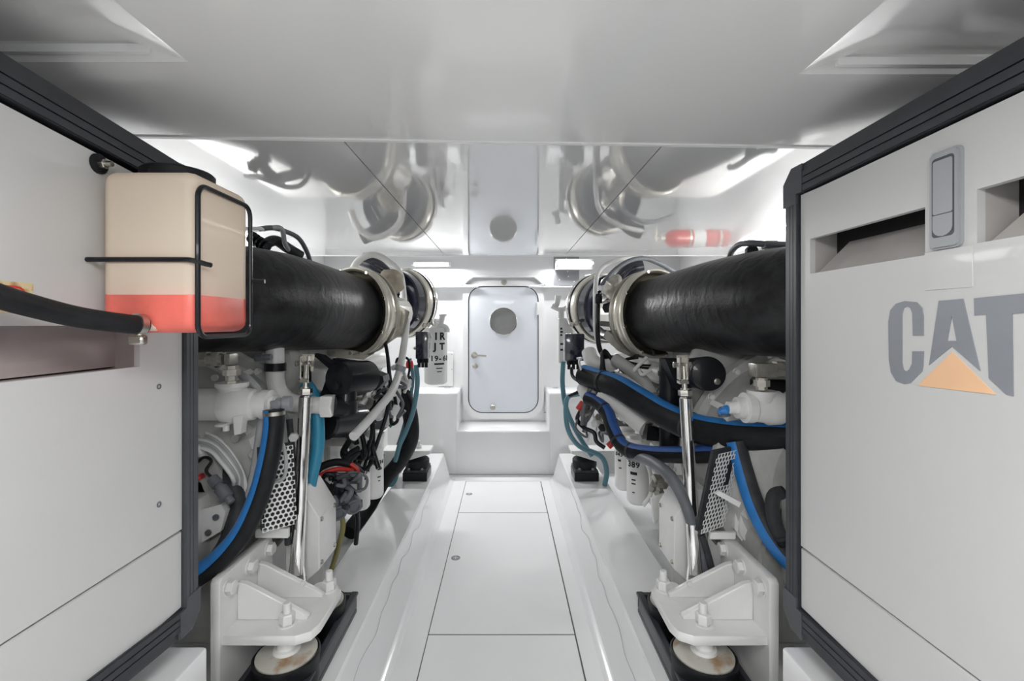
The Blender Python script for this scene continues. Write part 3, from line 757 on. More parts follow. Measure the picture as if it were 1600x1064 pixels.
def engine(s):
    X = lambda d: CX+s*d
    L = s < 0
    t = thing('marine_engine', (X(1.2), 2.4, .03), 'white marine diesel engine %s' % ('behind the coolant bottle, with the black pump and white bent pipe' if L else 'beside the CAT enclosure, with thick blue-striped hoses'), 'engine', 'marine engines')
    # --- crankcase, sump, heads
    bm = B(); box(bm, (X(.90), 1.86, .48), (X(1.50), 3.22, .98), .03, 2)
    for k in range(6): box(bm, (X(.875), 1.90+k*.22, .52), (X(.92), 2.06+k*.22, .92), .015)
    obj('crankcase', bm, 'eng_shade', t)
    bm = B(); prism(bm, [(X(x), 1.90, z) for x, z in ((.92, .485), (1.48, .485), (1.40, .14), (1.0, .14))], (0, 1.28, 0)); obj('sump', bm, 'eng', t)
    bm = B(); box(bm, (X(.885), 1.88, .455), (X(1.515), 3.2, .49), .006); obj('sump_flange', bm, 'eng', t)
    for bank in (.86, 1.36):
        bm = B(); box(bm, (X(bank), 1.92, .96), (X(bank+.26), 3.16, 1.16), .02, 2); hd = obj('cylinder_head', bm, 'eng_shade', t)
        for k in range(6):
            bm = B(); y = 1.94+k*.203
            box(bm, (X(bank+.01), y, 1.155), (X(bank+.25), y+.188, 1.25), .03, 3); vc = obj('valve_cover', bm, 'eng', hd)
            for q in (.03, .16): bolt(.008, .01, (X(bank+.13), y+q, 1.25), (0, 0, 1), vc)
    # intake plenum / aftercooler on top
    bm = B(); box(bm, (X(1.05), 1.85, 1.22), (X(1.45), 3.1, 1.46), .06, 3); obj('aftercooler', bm, 'eng', t)
    # exhaust manifold: log with runners, inboard side
    bm = B(); sweep(bm, [(X(.80), 2.02, 1.10), (X(.80), 2.6, 1.10), (X(.80), 3.12, 1.10)], .052, 16, 4)
    mf = obj('exhaust_manifold', bm, 'eng', t)
    for k in range(6):
        y = 2.03+k*.203
        bm = B(); sweep(bm, [(X(.885), y, 1.02), (X(.84), y, 1.03), (X(.80), y, 1.075)], .032, 12, 5); lathe(bm, (X(.87), y, 1.02), (s, 0, 0), [(0, .046), (.016, .046)], 12); obj('runner', bm, 'eng_shade', mf)
    # fuel rail, injector lines, loom along the inboard side
    tube('fuel_rail', [(X(.80), 1.95, .90), (X(.79), 2.4, .89), (X(.79), 3.1, .90)], .018, 'eng', t)
    for k in range(6):
        y = 2.03+k*.2; tube('injector_line', [(X(.79), y, .91), (X(.765), y+.03, .97), (X(.80), y+.07, 1.03), (X(.87), y+.09, 1.06)], .006, 'ss_d', t, 8, 5)
    tube('wiring_loom', [(X(.76), 1.9, .98), (X(.755), 2.2, 1.0), (X(.76), 2.6, .97), (X(.77), 3.15, .99)], .017, 'rub', t)
    # side covers with bolts
    for k in range(3):
        bm = B(); y = 1.93+k*.42; prism(bm, [(X(.865), y+.18+a, .72+b) for a, b in rrect(.34, .22, .05, 4)], (s*.02, 0, 0)); cv = obj('side_cover', bm, 'eng', t)
        for a in (-.14, 0, .14):
            for b in (-.085, .085): bolt(.009, .009, (X(.865), y+.18+a, .72+b), (-s, 0, 0), cv)
    # water pump, brackets, lumps of castings toward the far end
    bm = B(); lathe(bm, (X(.74), 3.02, .90), (-s*.3, -1, 0), [(-.02, .02), (0, .075), (.02, .085), (.06, .085), (.075, .06), (.10, .055), (.10, .035), (.13, .035)], 24); obj('raw_water_pump', bm, 'eng', t)
    bm = B(); lathe(bm, (X(.74), 2.72, .86), (-s, -.25, 0), [(-.12, .05), (0, .05), (.005, .07), (.03, .07), (.03, .03), (.06, .03)], 18); obj('thermostat_housing', bm, 'eng_shade', t)
    for k, (y, z, m) in enumerate(((2.35, .84, 'eng'), (2.52, .78, 'galv'), (2.2, .76, 'eng_shade'), (2.86, .74, 'eng'))):
        bm = B(); box(bm, (X(.74), y, z), (X(.88), y+.07, z+.07), .012, 2); cyl(bm, (X(.70), y+.035, z+.035), (X(.76), y+.035, z+.035), .022, seg=12); hexn(bm, (X(.70), y+.035, z+.035), (-s, 0, 0), .024, .014); obj('fitting_block', bm, m, t)
    # alternator and front drive at the far end
    bm = B(); lathe(bm, (X(.86), 3.12, .70), (0, 1, 0), [(0, .04), (0, .09), (.02, .105), (.14, .105), (.16, .08), (.18, .03)], 24); obj('alternator', bm, 'greyd', t)
    bm = B(); lathe(bm, (X(1.2), 3.22, .72), (0, 1, 0), [(0, .26), (.05, .27), (.06, .2), (.11, .2), (.12, .05)], 32); obj('pulley', bm, 'blk', t)
    # --- flywheel housing and gearbox at the near end
    fc = (X(1.20), 1.86, .80)
    bm = B(); lathe(bm, fc, (0, -1, 0), [(0, .40), (.0, .46), (.03, .47), (.05, .46), (.06, .43), (.18, .41), (.19, .43), (.22, .43), (.23, .40), (.27, .36), (.36, .30)], 48); fh = obj('flywheel_housing', bm, 'eng_shade', t)
    for k in range(20):
        a = 2*PI*k/20; bolt(.011, .011, (fc[0]+.445*math.cos(a), fc[1]-.052, fc[2]+.445*math.sin(a)), (0, -1, 0), fh)
    for k in range(8):
        a = 2*PI*k/8+.2; bm = B()
        ctr = V((fc[0], 0, fc[2])); d = V((math.cos(a), 0, math.sin(a))); n_ = V((-math.sin(a), 0, math.cos(a)))*.011
        prism(bm, [ctr+d*.40+V((0, 1.79, 0))-n_, ctr+d*.44+V((0, 1.80, 0))-n_, ctr+d*.40+V((0, 1.64, 0))-n_, ctr+d*.36+V((0, 1.60, 0))-n_], n_*2); obj('rib', bm, 'eng', fh)
    bm = B(); box(bm, (X(.98), 1.12, .44), (X(1.46), 1.56, 1.06), .05, 3); box(bm, (X(.93), 1.30, .50), (X(1.0), 1.52, .80), .02, 2); gb = obj('gearbox', bm, 'eng', t)
    bm = B(); lathe(bm, (X(.98), 1.38, .93), (-s, 0, 0), [(0, .11), (.012, .11), (.016, .09), (.03, .088), (.03, 0)], 24); cv = obj('round_cover', bm, 'eng', gb)
    for k in range(6):
        a = 2*PI*k/6; bolt(.009, .009, (X(.968), 1.38+.098*math.cos(a), .93+.098*math.sin(a)), (-s, 0, 0), cv)
    # big sloped bell between housing and foot
    bm = B(); prism(bm, [(X(x), 1.50, z) for x, z in ((.86, .30), (.86, .60), (.95, .84), (1.1, .90), (1.1, .30))], (0, .22, 0)); bmesh.ops.bevel(bm, geom=bm.edges[:], offset=.012, segments=2, affect='EDGES'); obj('bell_flank', bm, 'eng_shade', t)
    # near and far feet
    bracket(t, s, 1.345, 1.60, .532, .80, .435, .607, .10)
    bm = B(); prism(bm, [(X(x), 3.29, z) for x, z in ((.505, .415), (.505, .438), (.86, .438), (.86, .30), (.80, .30), (.70, .36))], (0, .16, 0)); bmesh.ops.bevel(bm, geom=bm.edges[:], offset=.003, segments=1, affect='EDGES'); fb = obj('mount_bracket', bm, 'eng', t)
    bm = B(); box(bm, (X(.85), 3.10, .30), (X(.88), 3.46, .56), .004); box(bm, (X(.88), 3.10, .40), (X(1.2), 3.22, .56), .004); obj('upright_plate', bm, 'eng', fb)
    bolt(.020, .022, (X(.60), 3.375, .438), (0, 0, 1), fb, 'eng', 'stud_nut', .03)
    nb = [o for o in t.children if o.name.startswith('mount_bracket')][0]
    for yy in (1.405, 1.60 if False else 1.585):
        bolt(.022, .030, (X(.635 if yy < 1.5 else .575), yy-.0, .435), (0, 0, 1), nb, 'eng', 'stud_nut', .034)
    # --- guard box
    bm = B(); prism(bm, [(X(x), 1.70, z) for x, z in ((.655, .44), (.655, .63), (.72, .735), (.78, .735), (.78, .42), (.70, .40))], (0, .17, 0)); bmesh.ops.bevel(bm, geom=bm.edges[:], offset=.003, segments=1, affect='EDGES'); gx = obj('guard_box', bm, 'eng', t, 15)
    for yy, zz_ in ((1.72, .62), (1.72, .46), (1.85, .62), (1.85, .46)): bolt(.007, .006, (X(.655), yy, zz_), (-s, 0, 0), gx, 'ss_d')
    bm = B(); box(bm, (X(.70), 1.70, .25), (X(.78), 1.86, .42), .003); obj('guard_leg', bm, 'eng_shade', gx)
    # --- turbo group along the hose axis
    ring, d = RING[s]; ax = V((s*.40, -.917, 0)).normalized()
    bm = B(); lathe(bm, ring, ax, kp([(-.045, .120), (-.042, .150), (-.036, .172), (-.026, .181), (-.010, .184), (-.004, .190), (-.008, .198), (-.016, .194), (-.020, .199), (-.030, .199), (-.036, .190), (-.046, .190), (-.052, .196), (-.062, .194), (-.066, .18)]), 56, False); tr = obj('flange_ring', bm, 'band', t, label='dull steel bell ring round the hose end')
    bm = B(); lathe(bm, ring, ax, kp([(-.040, .05), (-.039, .13), (-.038, .150), (-.032, .170), (-.022, .1785), (-.009, .1815)]), 48, False); obj('ring_inside', bm, 'olive', tr)
    x_, y_, _ = basis(ax)
    for k in range(8):
        a = 2*PI*k/8+.3; q_ = ring-ax*.006*K+(x_*math.cos(a)+y_*math.sin(a))*.190*K
        bm = B(); hexn(bm, q_, ax, .009, .008); obj('ring_bolt', bm, 'ss', tr)
    bm = B(); lathe(bm, ring, ax, kp([(-.066, .186), (-.085, .186), (-.09, .178), (-.11, .165), (-.15, .130), (-.18, .10), (-.28, .085), (-.36, .08)]), 16, True); ts = obj('turbo_shield', bm, 'ss', t, 20, label='polished faceted heat shield')
    bm = B(); lathe(bm, ring, ax, kp([(-.088, .178), (-.088, .192), (-.100, .192), (-.100, .170)]), 48, False); obj('shield_band', bm, 'ss_d', ts)
    # folded sheet skirt beside and under the ring
    if L:
        def sk(q, dz, vec, m, nm): return prism_poly(nm, [PK(x, y, dz) for x, y in q], vec, m, ts)
        sk([(596, 470), (602, 466), (632, 482), (640, 487), (632, 519), (580, 555), (569, 560), (560, 556), (592, 530), (603, 500)], 2.10, (-.03, .12, 0), 'ss', 'shield_skirt')
        sk([(612, 480), (628, 486), (624, 512), (588, 542), (606, 512)], 2.092, (-.005, .01, 0), 'band', 'shield_panel')
        sk([(606, 470), (611, 472), (605, 512), (578, 548), (572, 549), (600, 508)], 2.085, (-.005, .02, 0), 'olive', 'shield_rib')  # rib coloured dark olive to paint in lines reflected by the polish
        sk([(498, 546), (520, 544), (560, 549), (578, 556), (568, 562), (516, 557)], 2.03, (-.02, .08, 0), 'band', 'shield_foot')
        for x, y in ((522, 551), (548, 552)):
            bm = B(); hexn(bm, PK(x, y, 2.03), (0, -1, 0), .010, .008); obj('shield_bolt', bm, 'ss_d', ts)
        bm = B(); bmesh.ops.create_icosphere(bm, subdivisions=3, radius=.5, matrix=Matrix.Translation(PK(611, 442, 2.25)) @ Matrix.Diagonal((.14, .22, .16, 1)))
        for v in bm.verts: v.co += V((math.sin(v.co.z*90), math.cos(v.co.y*70), math.sin(v.co.x*80)))*.006
        obj('insulation_wrap', bm, 'wrap', ts)
    else:
        def sk(q, dz, vec, m, nm): return prism_poly(nm, [PK(x, y, dz) for x, y in q], vec, m, ts)
        sk([(950, 480), (966, 455), (985, 440), (978, 470), (976, 505), (985, 532), (1002, 555), (985, 552), (962, 538), (952, 510)], 2.12, (.04, .12, 0), 'ss', 'shield_skirt')
        sk([(942, 526), (948, 516), (980, 540), (1000, 556), (990, 560), (965, 548)], 2.09, (.01, .015, 0), 'ss_d', 'shield_panel')
        bm = B(); c0 = PK(946, 482, 2.12); hexn(bm, c0, (.6, -.7, .2), .028, .05); cyl(bm, c0, PK(960, 478, 2.1), .018, seg=12); obj('oil_feed_union', bm, 'blk', ts)
        bm = B(); bmesh.ops.create_icosphere(bm, subdivisions=3, radius=.5, matrix=Matrix.Translation(PK(957, 448, 2.3)) @ Matrix.Diagonal((.13, .2, .14, 1)))
        for v in bm.verts: v.co += V((math.sin(v.co.z*90), math.cos(v.co.y*70), math.sin(v.co.x*80)))*.006
        obj('insulation_wrap', bm, 'galv', ts)
    # air filter
    fcn = PK(610, 472, 2.60) if L else PK(958, 481, 2.58); a2 = V((s*.34, -.94, 0)).normalized()
    bm = B(); lathe(bm, fcn, a2, kp([(.03, 0), (.03, .055), (.02, .062), (.0, .066), (-.005, .10), (.012, .112), (.012, .122), (-.008, .130), (-.004, .168), (.004, .178), (0, .187), (-.05, .190), (-.075, .191)]), 56); af = obj('air_filter', bm, 'navy', t, label='glossy blue-black round air filter')
    bm = B(); lathe(bm, fcn, a2, kp([(-.072, .188), (-.072, .199), (-.078, .202), (-.128, .202), (-.134, .199), (-.134, .188)]), 56, False); obj('filter_band', bm, 'band', af)
    bm = B(); lathe(bm, fcn, a2, kp([(-.134, .194), (-.140, .204), (-.152, .204), (-.158, .196), (-.170, .190), (-.185, .15), (-.185, 0)]), 56); obj('filter_end', bm, 'blk', af)
    bm = B(); lathe(bm, fcn, a2, kp([(-.155, .206), (-.158, .209), (-.170, .209), (-.172, .206)]), 56, False); obj('filter_clamp', bm, 'ss', af)
    cb = PK(667, 508, 2.6) if L else PK(897, 506, 2.6)
    bm = B(); cyl(bm, cb+V((-.03, 0, -.01)), cb+V((.035, 0, .012)), .009, seg=10); hexn(bm, cb+V((.03, 0, .01)), (1, 0, .3), .018, .014); box(bm, cb+V((-.025, -.01, -.02)), cb+V((-.005, .012, .012)), .003); box(bm, cb+V((.005, -.01, -.012)), cb+V((.02, .012, .018)), .003); obj('clamp_bolt', bm, 'ss_d', af)
    # dark breather elbow above
    bm = B()
    if L: sweep(bm, [PK(*q) for q in [(566, 405, 2.5), (588, 415, 2.5), (606, 432, 2.54), (622, 455, 2.6)]], .045, 16, 6)
    else: sweep(bm, [PK(*q) for q in [(1002, 414, 2.5), (985, 420, 2.5), (966, 440, 2.54), (950, 462, 2.6)]], .045, 16, 6)
    obj('breather_elbow', bm, 'navy', t)
    return t

RING = {}
for s in (-1, 1):
    ht, ring, d = big_hose(s); RING[s] = (ring, d)
EL = engine(-1); ER = engine(1)
for s in (-1, 1): near_mount(s); far_mount(s)

# ================================================================== details of the left engine
t = EL
def ppk(l): return [PK(*q) for q in l]
# pale bent pipe with its black collar and nut
tube('white_pipe', pp([(430, 535, 1.78), (430, 575, 1.78), (431, 596, 1.78), (436, 613, 1.78), (449, 625, 1.78), (468, 631, 1.78), (512, 634, 1.78)]), .033, 'pipe', t, 20, 8)
bm = B(); c = P(430, 567, 1.78); lathe(bm, c, (0, 0, -1), [(0, .034), (0, .040), (.03, .040), (.03, .034)], 24, False); obj('pipe_collar', bm, 'blk', t)
bm = B(); hexn(bm, P(504, 634, 1.78), (1, 0, 0), .046, .045); obj('pipe_nut', bm, 'eng', t)
# black pump with elbow
bm = B(); a = P(528, 592, 1.80); b = P(575, 588, 1.98); L_ = (b-a).length
lathe(bm, a, b-a, [(0, .055), (.004, .064), (.012, .068), (L_-.01, .068), (L_, .06)], 36); pu = obj('black_pump', bm, 'blk', t)
bm = B(); lathe(bm, P(525, 603, 1.79), (-.2, -1, 0), [(-.01, .016), (.006, .016), (.008, .008), (.008, 0)], 14); obj('pump_plug', bm, 'rub', pu)
prism_poly('pump_bracket', pp([(560, 575, 1.96), (598, 588, 1.96), (600, 597, 1.96), (588, 610, 1.96), (562, 612, 1.96)]), (0, .1, 0), 'blk', pu)
prism_poly('pump_strap', pp([(487, 553, 1.9), (500, 556, 1.9), (522, 572, 1.9), (514, 576, 1.9)]), (0, .06, 0), 'blk', pu)
prism_poly('pump_arm', pp([(520, 560, 1.9), (560, 566, 1.9), (520, 620, 1.9), (498, 626, 1.9)]), (0, .05, 0), 'blk', pu)
bm = B(); sweep(bm, pp([(541, 600, 1.84), (541, 622, 1.83), (538, 634, 1.82), (520, 634, 1.79)]), .040, 18, 6); obj('pump_elbow', bm, 'blk', pu)
bm = B(); lathe(bm, P(541, 645, 1.83), (0, 0, 1), [(-.005, .02), (0, .042), (.05, .045), (.055, .03)], 20); obj('elbow_body', bm, 'blk', pu)
# dark cylinder under the pump (starter)
bm = B(); cyl(bm, P(505, 660, 1.95), P(560, 655, 2.2), .075, seg=28, bev=.01); obj('starter_motor', bm, 'blk', t)
bm = B(); box(bm, P(495, 690, 1.95), P(520, 660, 2.05), .01); obj('starter_solenoid', bm, 'rub', t)
# hydraulic fittings and sea-water valve body at the near end
bm = B(); y = 1.50
for x0, x1, r in ((300, 314, .022), (314, 326, .026), (326, 334, .020), (334, 344, .026), (344, 350, .019)):
    lathe(bm, P(x0, 561, y), (1, 0, 0), [(0, r), ((x1-x0)*y/F, r)], 6 if r > .021 else 14)
obj('hydraulic_union', bm, 'galv', t)
bm = B(); box(bm, P(349, 571, y-.02), P(373, 551, y+.03), .005, 2); lathe(bm, P(362, 571, y), (0, 0, -1), [(0, .02), (.012, .02), (.012, .026), (.032, .026), (.034, .018), (.05, .018), (.05, .024), (.07, .024)], 6); obj('hydraulic_elbow', bm, 'galv', t)
bm = B(); c = P(296, 632, 1.52)
lathe(bm, c, (1, 0, 0), [(0, .052), (.115, .052), (.12, .060), (.16, .062), (.175, .056), (.215, .050), (.22, .042), (.24, .042), (.242, .048), (.27, .048), (.272, .03), (.285, .03)], 28)
sweep(bm, [P(363, 628, 1.52), P(363, 600, 1.52)], .042, 18, 1, smooth=False); lathe(bm, P(363, 606, 1.52), (0, 0, 1), [(0, .044), (.006, .05), (.018, .05), (.018, .03)], 18)
sv = obj('sea_water_valve', bm, 'eng', t)
prism_poly('valve_lug', pp([(364, 652, 1.47), (380, 648, 1.47), (376, 678, 1.47), (366, 680, 1.47)]), (0, .03, 0), 'eng', sv)
bm = B(); box(bm, P(334, 664, 1.46), P(372, 659, 1.54), .002); cyl(bm, P(353, 664, 1.48), P(353, 673, 1.48), .010, seg=10); obj('valve_tab', bm, 'eng', sv)
bm = B(); lathe(bm, P(412, 632, 1.52), (1, .2, 0), [(0, .03), (.02, .03), (.022, .022), (.06, .020), (.06, .026), (.085, .026)], 16); box(bm, P(420, 640, 1.49), P(441, 625, 1.51), .004); obj('bronze_tail', bm, 'plate', sv)
tube('grey_drain_hose', pp([(375, 585, 1.58), (392, 596, 1.56), (404, 612, 1.56), (410, 640, 1.56), (404, 690, 1.55), (396, 740, 1.54), (384, 790, 1.53)]), .013, 'greyw', t, 12)
# big rounded casting behind
bm = B(); lathe(bm, P(395, 575, 1.95), (.15, -1, .1), [(0, .20), (.05, .20), (.08, .18), (.09, .08), (.10, 0)], 32); obj('oil_cooler_end', bm, 'eng_shade', t)
bm = B(); lathe(bm, P(383, 577, 1.83), (.15, -1, .1), [(0, .026), (.012, .026), (.014, .012), (.014, 0)], 14); obj('plug', bm, 'eng_shade', t)
bm = B(); c = P(412, 558, 1.7); hexn(bm, c, (-1, 0, 0), .018, .03); cyl(bm, c, P(424, 558, 1.7), .012, seg=10); obj('banjo_bolt', bm, 'greyd', t)
# perforated flywheel guard
perforated('perforated_guard', P(414, 828, 1.50), (.74, .67, 0), (-.05, 0, 1), 6, 18, .0165, 'eng', t)
_o = P(414, 828, 1.50); _u = V((.74, .67, 0)); _v = V((-.05, 0, 1)); prism_poly('guard_shade_sheet', [_o+_u*i_+_v*j_-V((.67, -.74, .03))*.016 for i_, j_ in ((-.006, -.006), (.10, -.006), (.10, .265), (-.006, .265))], V((-.67, .74, 0))*.01, 'rubg', t)  # dark sheet added to stand for the shade behind the holes
bm = B(); box(bm, P(402, 838, 1.585), P(450, 826, 1.57), .002); obj('guard_brace', bm, 'eng', t)
prism_poly('guard_stay', pp([(392, 760, 1.60), (430, 738, 1.60), (432, 746, 1.60), (394, 768, 1.60)]), (0, .01, 0), 'eng', t)
# block face with cap screws behind the hoses
prism_poly('lever_housing', pp([(302, 800, 1.46), (345, 788, 1.46), (352, 800, 1.46), (345, 830, 1.46), (302, 856, 1.46)]), (0, .1, 0), 'eng', t)
for x, y in ((338, 808), (326, 832)):
    bm = B(); lathe(bm, P(x, y, 1.46), (0, -1, 0), [(0, .010), (.005, .010), (.005, .006), (.002, .005), (.002, 0)], 14); obj('cap_screw', bm, 'greyd', t)
bm = B(); box(bm, P(300, 612, 1.66), P(350, 566, 1.76), .01); obj('dark_box', bm, 'blk', t)  # black box added for dark contrast behind the hydraulic fittings
bm = B(); lathe(bm, P(338, 590, 1.64), (0, -1, 0), [(0, .012), (.012, .012), (.012, 0)], 12); obj('dark_box_knob', bm, 'eng', t)
for q, dd in (([(356, 690), (384, 664), (392, 672), (362, 712)], 1.60), ([(366, 655), (395, 680), (398, 700), (376, 690)], 1.62), ([(312, 655), (352, 672), (352, 684), (312, 672)], 1.66), ([(384, 690), (410, 672), (412, 720), (398, 742)], 1.60)):
    prism_poly('cast_web', [P(x, y, dd) for x, y in q], (0, .05, 0), 'eng', t)
for x, y in ((322, 654), (370, 683), (398, 708), (460, 682), (330, 700)):
    bm = B(); hexn(bm, P(x, y, 1.58), (.2, -1, 0), .016, .02); obj('cast_bolt', bm, 'eng_shade', t)
for q in ([(432, 690, 1.58), (440, 720, 1.58), (447, 760, 1.59), (448, 800, 1.60), (450, 850, 1.62)], [(452, 655, 1.66), (456, 700, 1.65), (457, 760, 1.65), (455, 830, 1.66)]):
    tube('engine_cable', pp(q), .011, 'rubg', t, 10)
tube('wire_loop', pp([(430, 680, 1.52), (442, 695, 1.52), (447, 720, 1.52), (444, 745, 1.52), (430, 752, 1.52), (405, 755, 1.53), (380, 765, 1.54)]), .006, 'greyw', t, 8)
# upper pipework over the fat hose
tube('vent_pipe', ppk([(548, 428, 2.30), (556, 412, 2.35), (568, 402, 2.38), (585, 398, 2.42), (606, 408, 2.46), (624, 426, 2.48), (629, 448, 2.48), (631, 476, 2.46)]), .020, 'pipe', t, 14)
tube('oil_drain_pipe', pp([(636, 500, 2.60), (631, 540, 2.5), (624, 580, 2.36), (612, 612, 2.2), (590, 640, 2.04), (568, 665, 1.90), (552, 682, 1.82)]), .019, 'pipe', t, 14)
bm = B(); lathe(bm, P(624, 580, 2.36), (.3, .2, 1), [(0, .028), (.03, .028)], 14); obj('pipe_clip', bm, 'plate', t)
for k, q in enumerate(([(440, 358, 1.85), (445, 380, 1.9), (452, 392, 1.95), (458, 404, 2.0)], [(447, 362, 1.9), (466, 372, 1.95), (478, 390, 2.0), (486, 412, 2.05)])):
    tube('air_line', pp([(404, 358, 1.8), (425, 356, 1.83)]+q), .010, ('greyw', 'greyd')[k], t)
bm = B(); box(bm, P(388, 362, 1.82), P(408, 354, 1.78), .003); obj('line_union', bm, 'white', t)
bm = B(); sweep(bm, pp([(394, 366, 1.8), (400, 380, 1.8), (420, 392, 1.82)]), .018, 10, 5); 
for k in range(5): lathe(bm, P(392+k*6, 370+k*4, 1.79), (1, 0, -.6), [(0, .024), (.007, .024)], 14)
obj('hose_coupling', bm, 'blk', t)
tube('corrugated_conduit', pp([(410, 384, 1.85), (430, 376, 1.9), (450, 388, 1.95), (470, 400, 2.0)]), .022, 'rubg', t)
# red-capped senders, small wires on the far half
rng = random.Random(3)
def scribble(parent, px0, px1, py0, py1, d0, d1, n, mats, r0, r1, rr, name='wire'):
    for k in range(n):
        pts = []; x = rr.uniform(px0, px1); y = rr.uniform(py0, py1); d = rr.uniform(d0, d1)
        for j in range(5):
            pts.append(P(x, y, d)); x = min(px1, max(px0, x+rr.uniform(-.3, .3)*(px1-px0))); y = min(py1, max(py0, y+rr.uniform(-.35, .35)*(py1-py0))); d = min(d1, max(d0, d+rr.uniform(-.05, .05)))
        tube(name, pts, rr.uniform(r0, r1), rr.choice(mats), parent, 8, 6)
scribble(t, 575, 640, 560, 660, 2.35, 2.62, 9, ['blk', 'rub', 'pipe', 'greyd'], .006, .011, rng)
scribble(t, 540, 600, 640, 735, 2.15, 2.5, 8, ['blk', 'rub', 'rubg'], .007, .013, rng)
for k in range(10):
    c = P(rng.uniform(570, 640), rng.uniform(560, 640), rng.uniform(2.4, 2.65)); bm = B(); dd = V((rng.uniform(.2, 1), -1, rng.uniform(-.5, .5))); hexn(bm, c, dd, .022, .03); cyl(bm, c, c-dd.normalized()*.06, .016, seg=10); obj('pipe_union', bm, rng.choice(['galv', 'eng', 'eng', 'blk']), t)
bm = B(); lathe(bm, P(640, 575, 2.6), (0, 0, 1), [(0, .02), (.02, .022), (.04, .018), (.04, 0)], 12); obj('red_sender', bm, 'red', t)
bm = B(); lathe(bm, P(616, 640, 2.5), (.5, -1, 0), [(0, .03), (.03, .03), (.03, 0)], 14); obj('sender_base', bm, 'eng', t)
bm = B(); box(bm, P(598, 668, 2.55), P(612, 640, 2.6), .01); obj('seaw_cover', bm, 'eng', t)
prism_poly('green_mark', pp([(607, 665, 2.545), (614, 657, 2.545), (617, 661, 2.545), (610, 669, 2.545)]), (0, .002, 0), 'green', t)

# things of their own on the left
def hose_thing(name, label, cat, pts, r, m, stripe_m=None, ref=(0, -1, 0), half=32, bands=(), group=None, seg=20, band_m='rubg'):
    pts = pp(pts) if len(pts[0]) == 3 and pts[0][0] > 5 else [V(p) for p in pts]
    lo = min(pts, key=lambda p: p.z)
    th = thing(name, lo, label, cat, group)
    bm = B(); path = sweep(bm, pts, r, seg, 10); obj('hose_body', bm, m, th, 60)
    if stripe_m: bm = B(); stripe(bm, pts, r, ref, half, 10); obj('stripe', bm, stripe_m, th, 60)
    for b in bands:
        i = int(b*(len(path)-2)); d = (path[i+1]-path[i]).normalized()
        bm = B(); lathe(bm, path[i], d, [(0, r*1.0), (0, r*1.07), (.012, r*1.07), (.012, r)], 24, False); obj('band', bm, band_m, th)
    return th
hose_thing('striped_hose', 'black hose with a bright blue stripe hanging beside the left enclosure', 'hose', [(428, 640, 1.475), (428, 668, 1.47), (421, 715, 1.44), (405, 775, 1.42), (380, 830, 1.40), (345, 872, 1.38), (300, 905, 1.36), (250, 925, 1.34)], .031, 'rub', 'blue', (-.75, -.75, .25), 40, (.02,), 'blue-striped hoses', band_m='ss_d')
hose_thing('dark_hose', 'thick dark grey hose arching behind the striped hose on the left', 'hose', [(290, 682, 1.56), (325, 694, 1.56), (350, 722, 1.55), (366, 762, 1.53), (371, 800, 1.51), (360, 842, 1.48), (335, 880, 1.46), (300, 905, 1.45)], .031, 'rubg')
hose_thing('teal_hose', 'bright teal blue hose right behind the left chrome stay', 'hose', [(478, 600, 1.85), (490, 620, 1.83), (496, 655, 1.82), (496, 700, 1.81), (486, 745, 1.80), (477, 800, 1.78), (473, 850, 1.77), (470, 890, 1.77)], .026, 'tealb')
cb = thing('cable_bundle', P(350, 720, 1.5), 'loop of pale grey cables beside the left enclosure frame', 'cables')
for k in range(7):
    o_ = k*4.2
    tube('cable', pp([(285, 672+o_, 1.52-.006*k), (325, 678+o_*1.0, 1.52-.006*k), (352-o_*.3, 696+o_, 1.52-.006*k), (376-o_*.5, 732+o_*.6, 1.52-.006*k), (384-o_*.8, 765, 1.53), (378-o_, 805, 1.55), (370-o_, 840, 1.57)]), .0065, 'greyw' if k % 3 else 'pipe', cb, 8)
cn = thing('sensor_plug', P(345, 770, 1.42), 'black sensor plug on a short cable by the left enclosure', 'connector')
bm = B(); a, b = P(330, 745, 1.44), P(362, 785, 1.42); lathe(bm, a, b-a, [(0, .008), (.005, .016), (.035, .018), (.037, .014), (.045, .014), (.047, .019), (.085, .019), (.087, .012), ((b-a).length, .012)], 16); obj('plug_body', bm, 'greyd', cn)
tube('cable', pp([(330, 746, 1.44), (322, 735, 1.46), (330, 720, 1.47), (318, 715, 1.48), (300, 730, 1.48)]), .005, 'blk', cn, 8)
bm = B(); box(bm, P(305, 752, 1.47), P(322, 738, 1.5), .006); obj('red_boot', bm, 'red', cn)
bm = B(); lathe(bm, P(320, 715, 1.5), (-.3, -.5, 1), [(0, .012), (.02, .014), (.02, .01), (.05, .01)], 8); obj('nipple', bm, 'white', cn)
# black hoses and teal pipes at the far end
hose_thing('black_hose', 'thick black hose hanging by the far end of the left engine', 'hose', [(622, 605, 3.05), (634, 625, 3.05), (642, 655, 3.05), (641, 690, 3.05), (622, 724, 3.1), (600, 750, 3.12), (575, 792, 3.0), (545, 832, 2.8)], .050, 'rub')
hose_thing('teal_pipe', 'slim teal pipe nearest the far foot of the left engine', 'hose', [(650, 570, 3.0), (652, 600, 3.0), (646, 640, 3.0), (634, 675, 3.0), (625, 694, 3.0), (618, 720, 3.05)], .016, 'teal', group='teal pipes', seg=14)
hose_thing('teal_pipe', 'paler slim teal pipe rising beside the black control box of the left engine', 'hose', [(640, 560, 3.05), (645, 590, 3.06), (640, 630, 3.06), (630, 670, 3.06), (622, 695, 3.06)], .012, 'teal', group='teal pipes', seg=14)
hose_thing('teal_loop', 'teal hose loop under the far foot of the left engine', 'hose', [(597, 708, 3.1), (594, 732, 3.12), (599, 750, 3.15), (609, 757, 3.18), (617, 750, 3.24), (620, 735, 3.26)], .017, 'teal', seg=14)
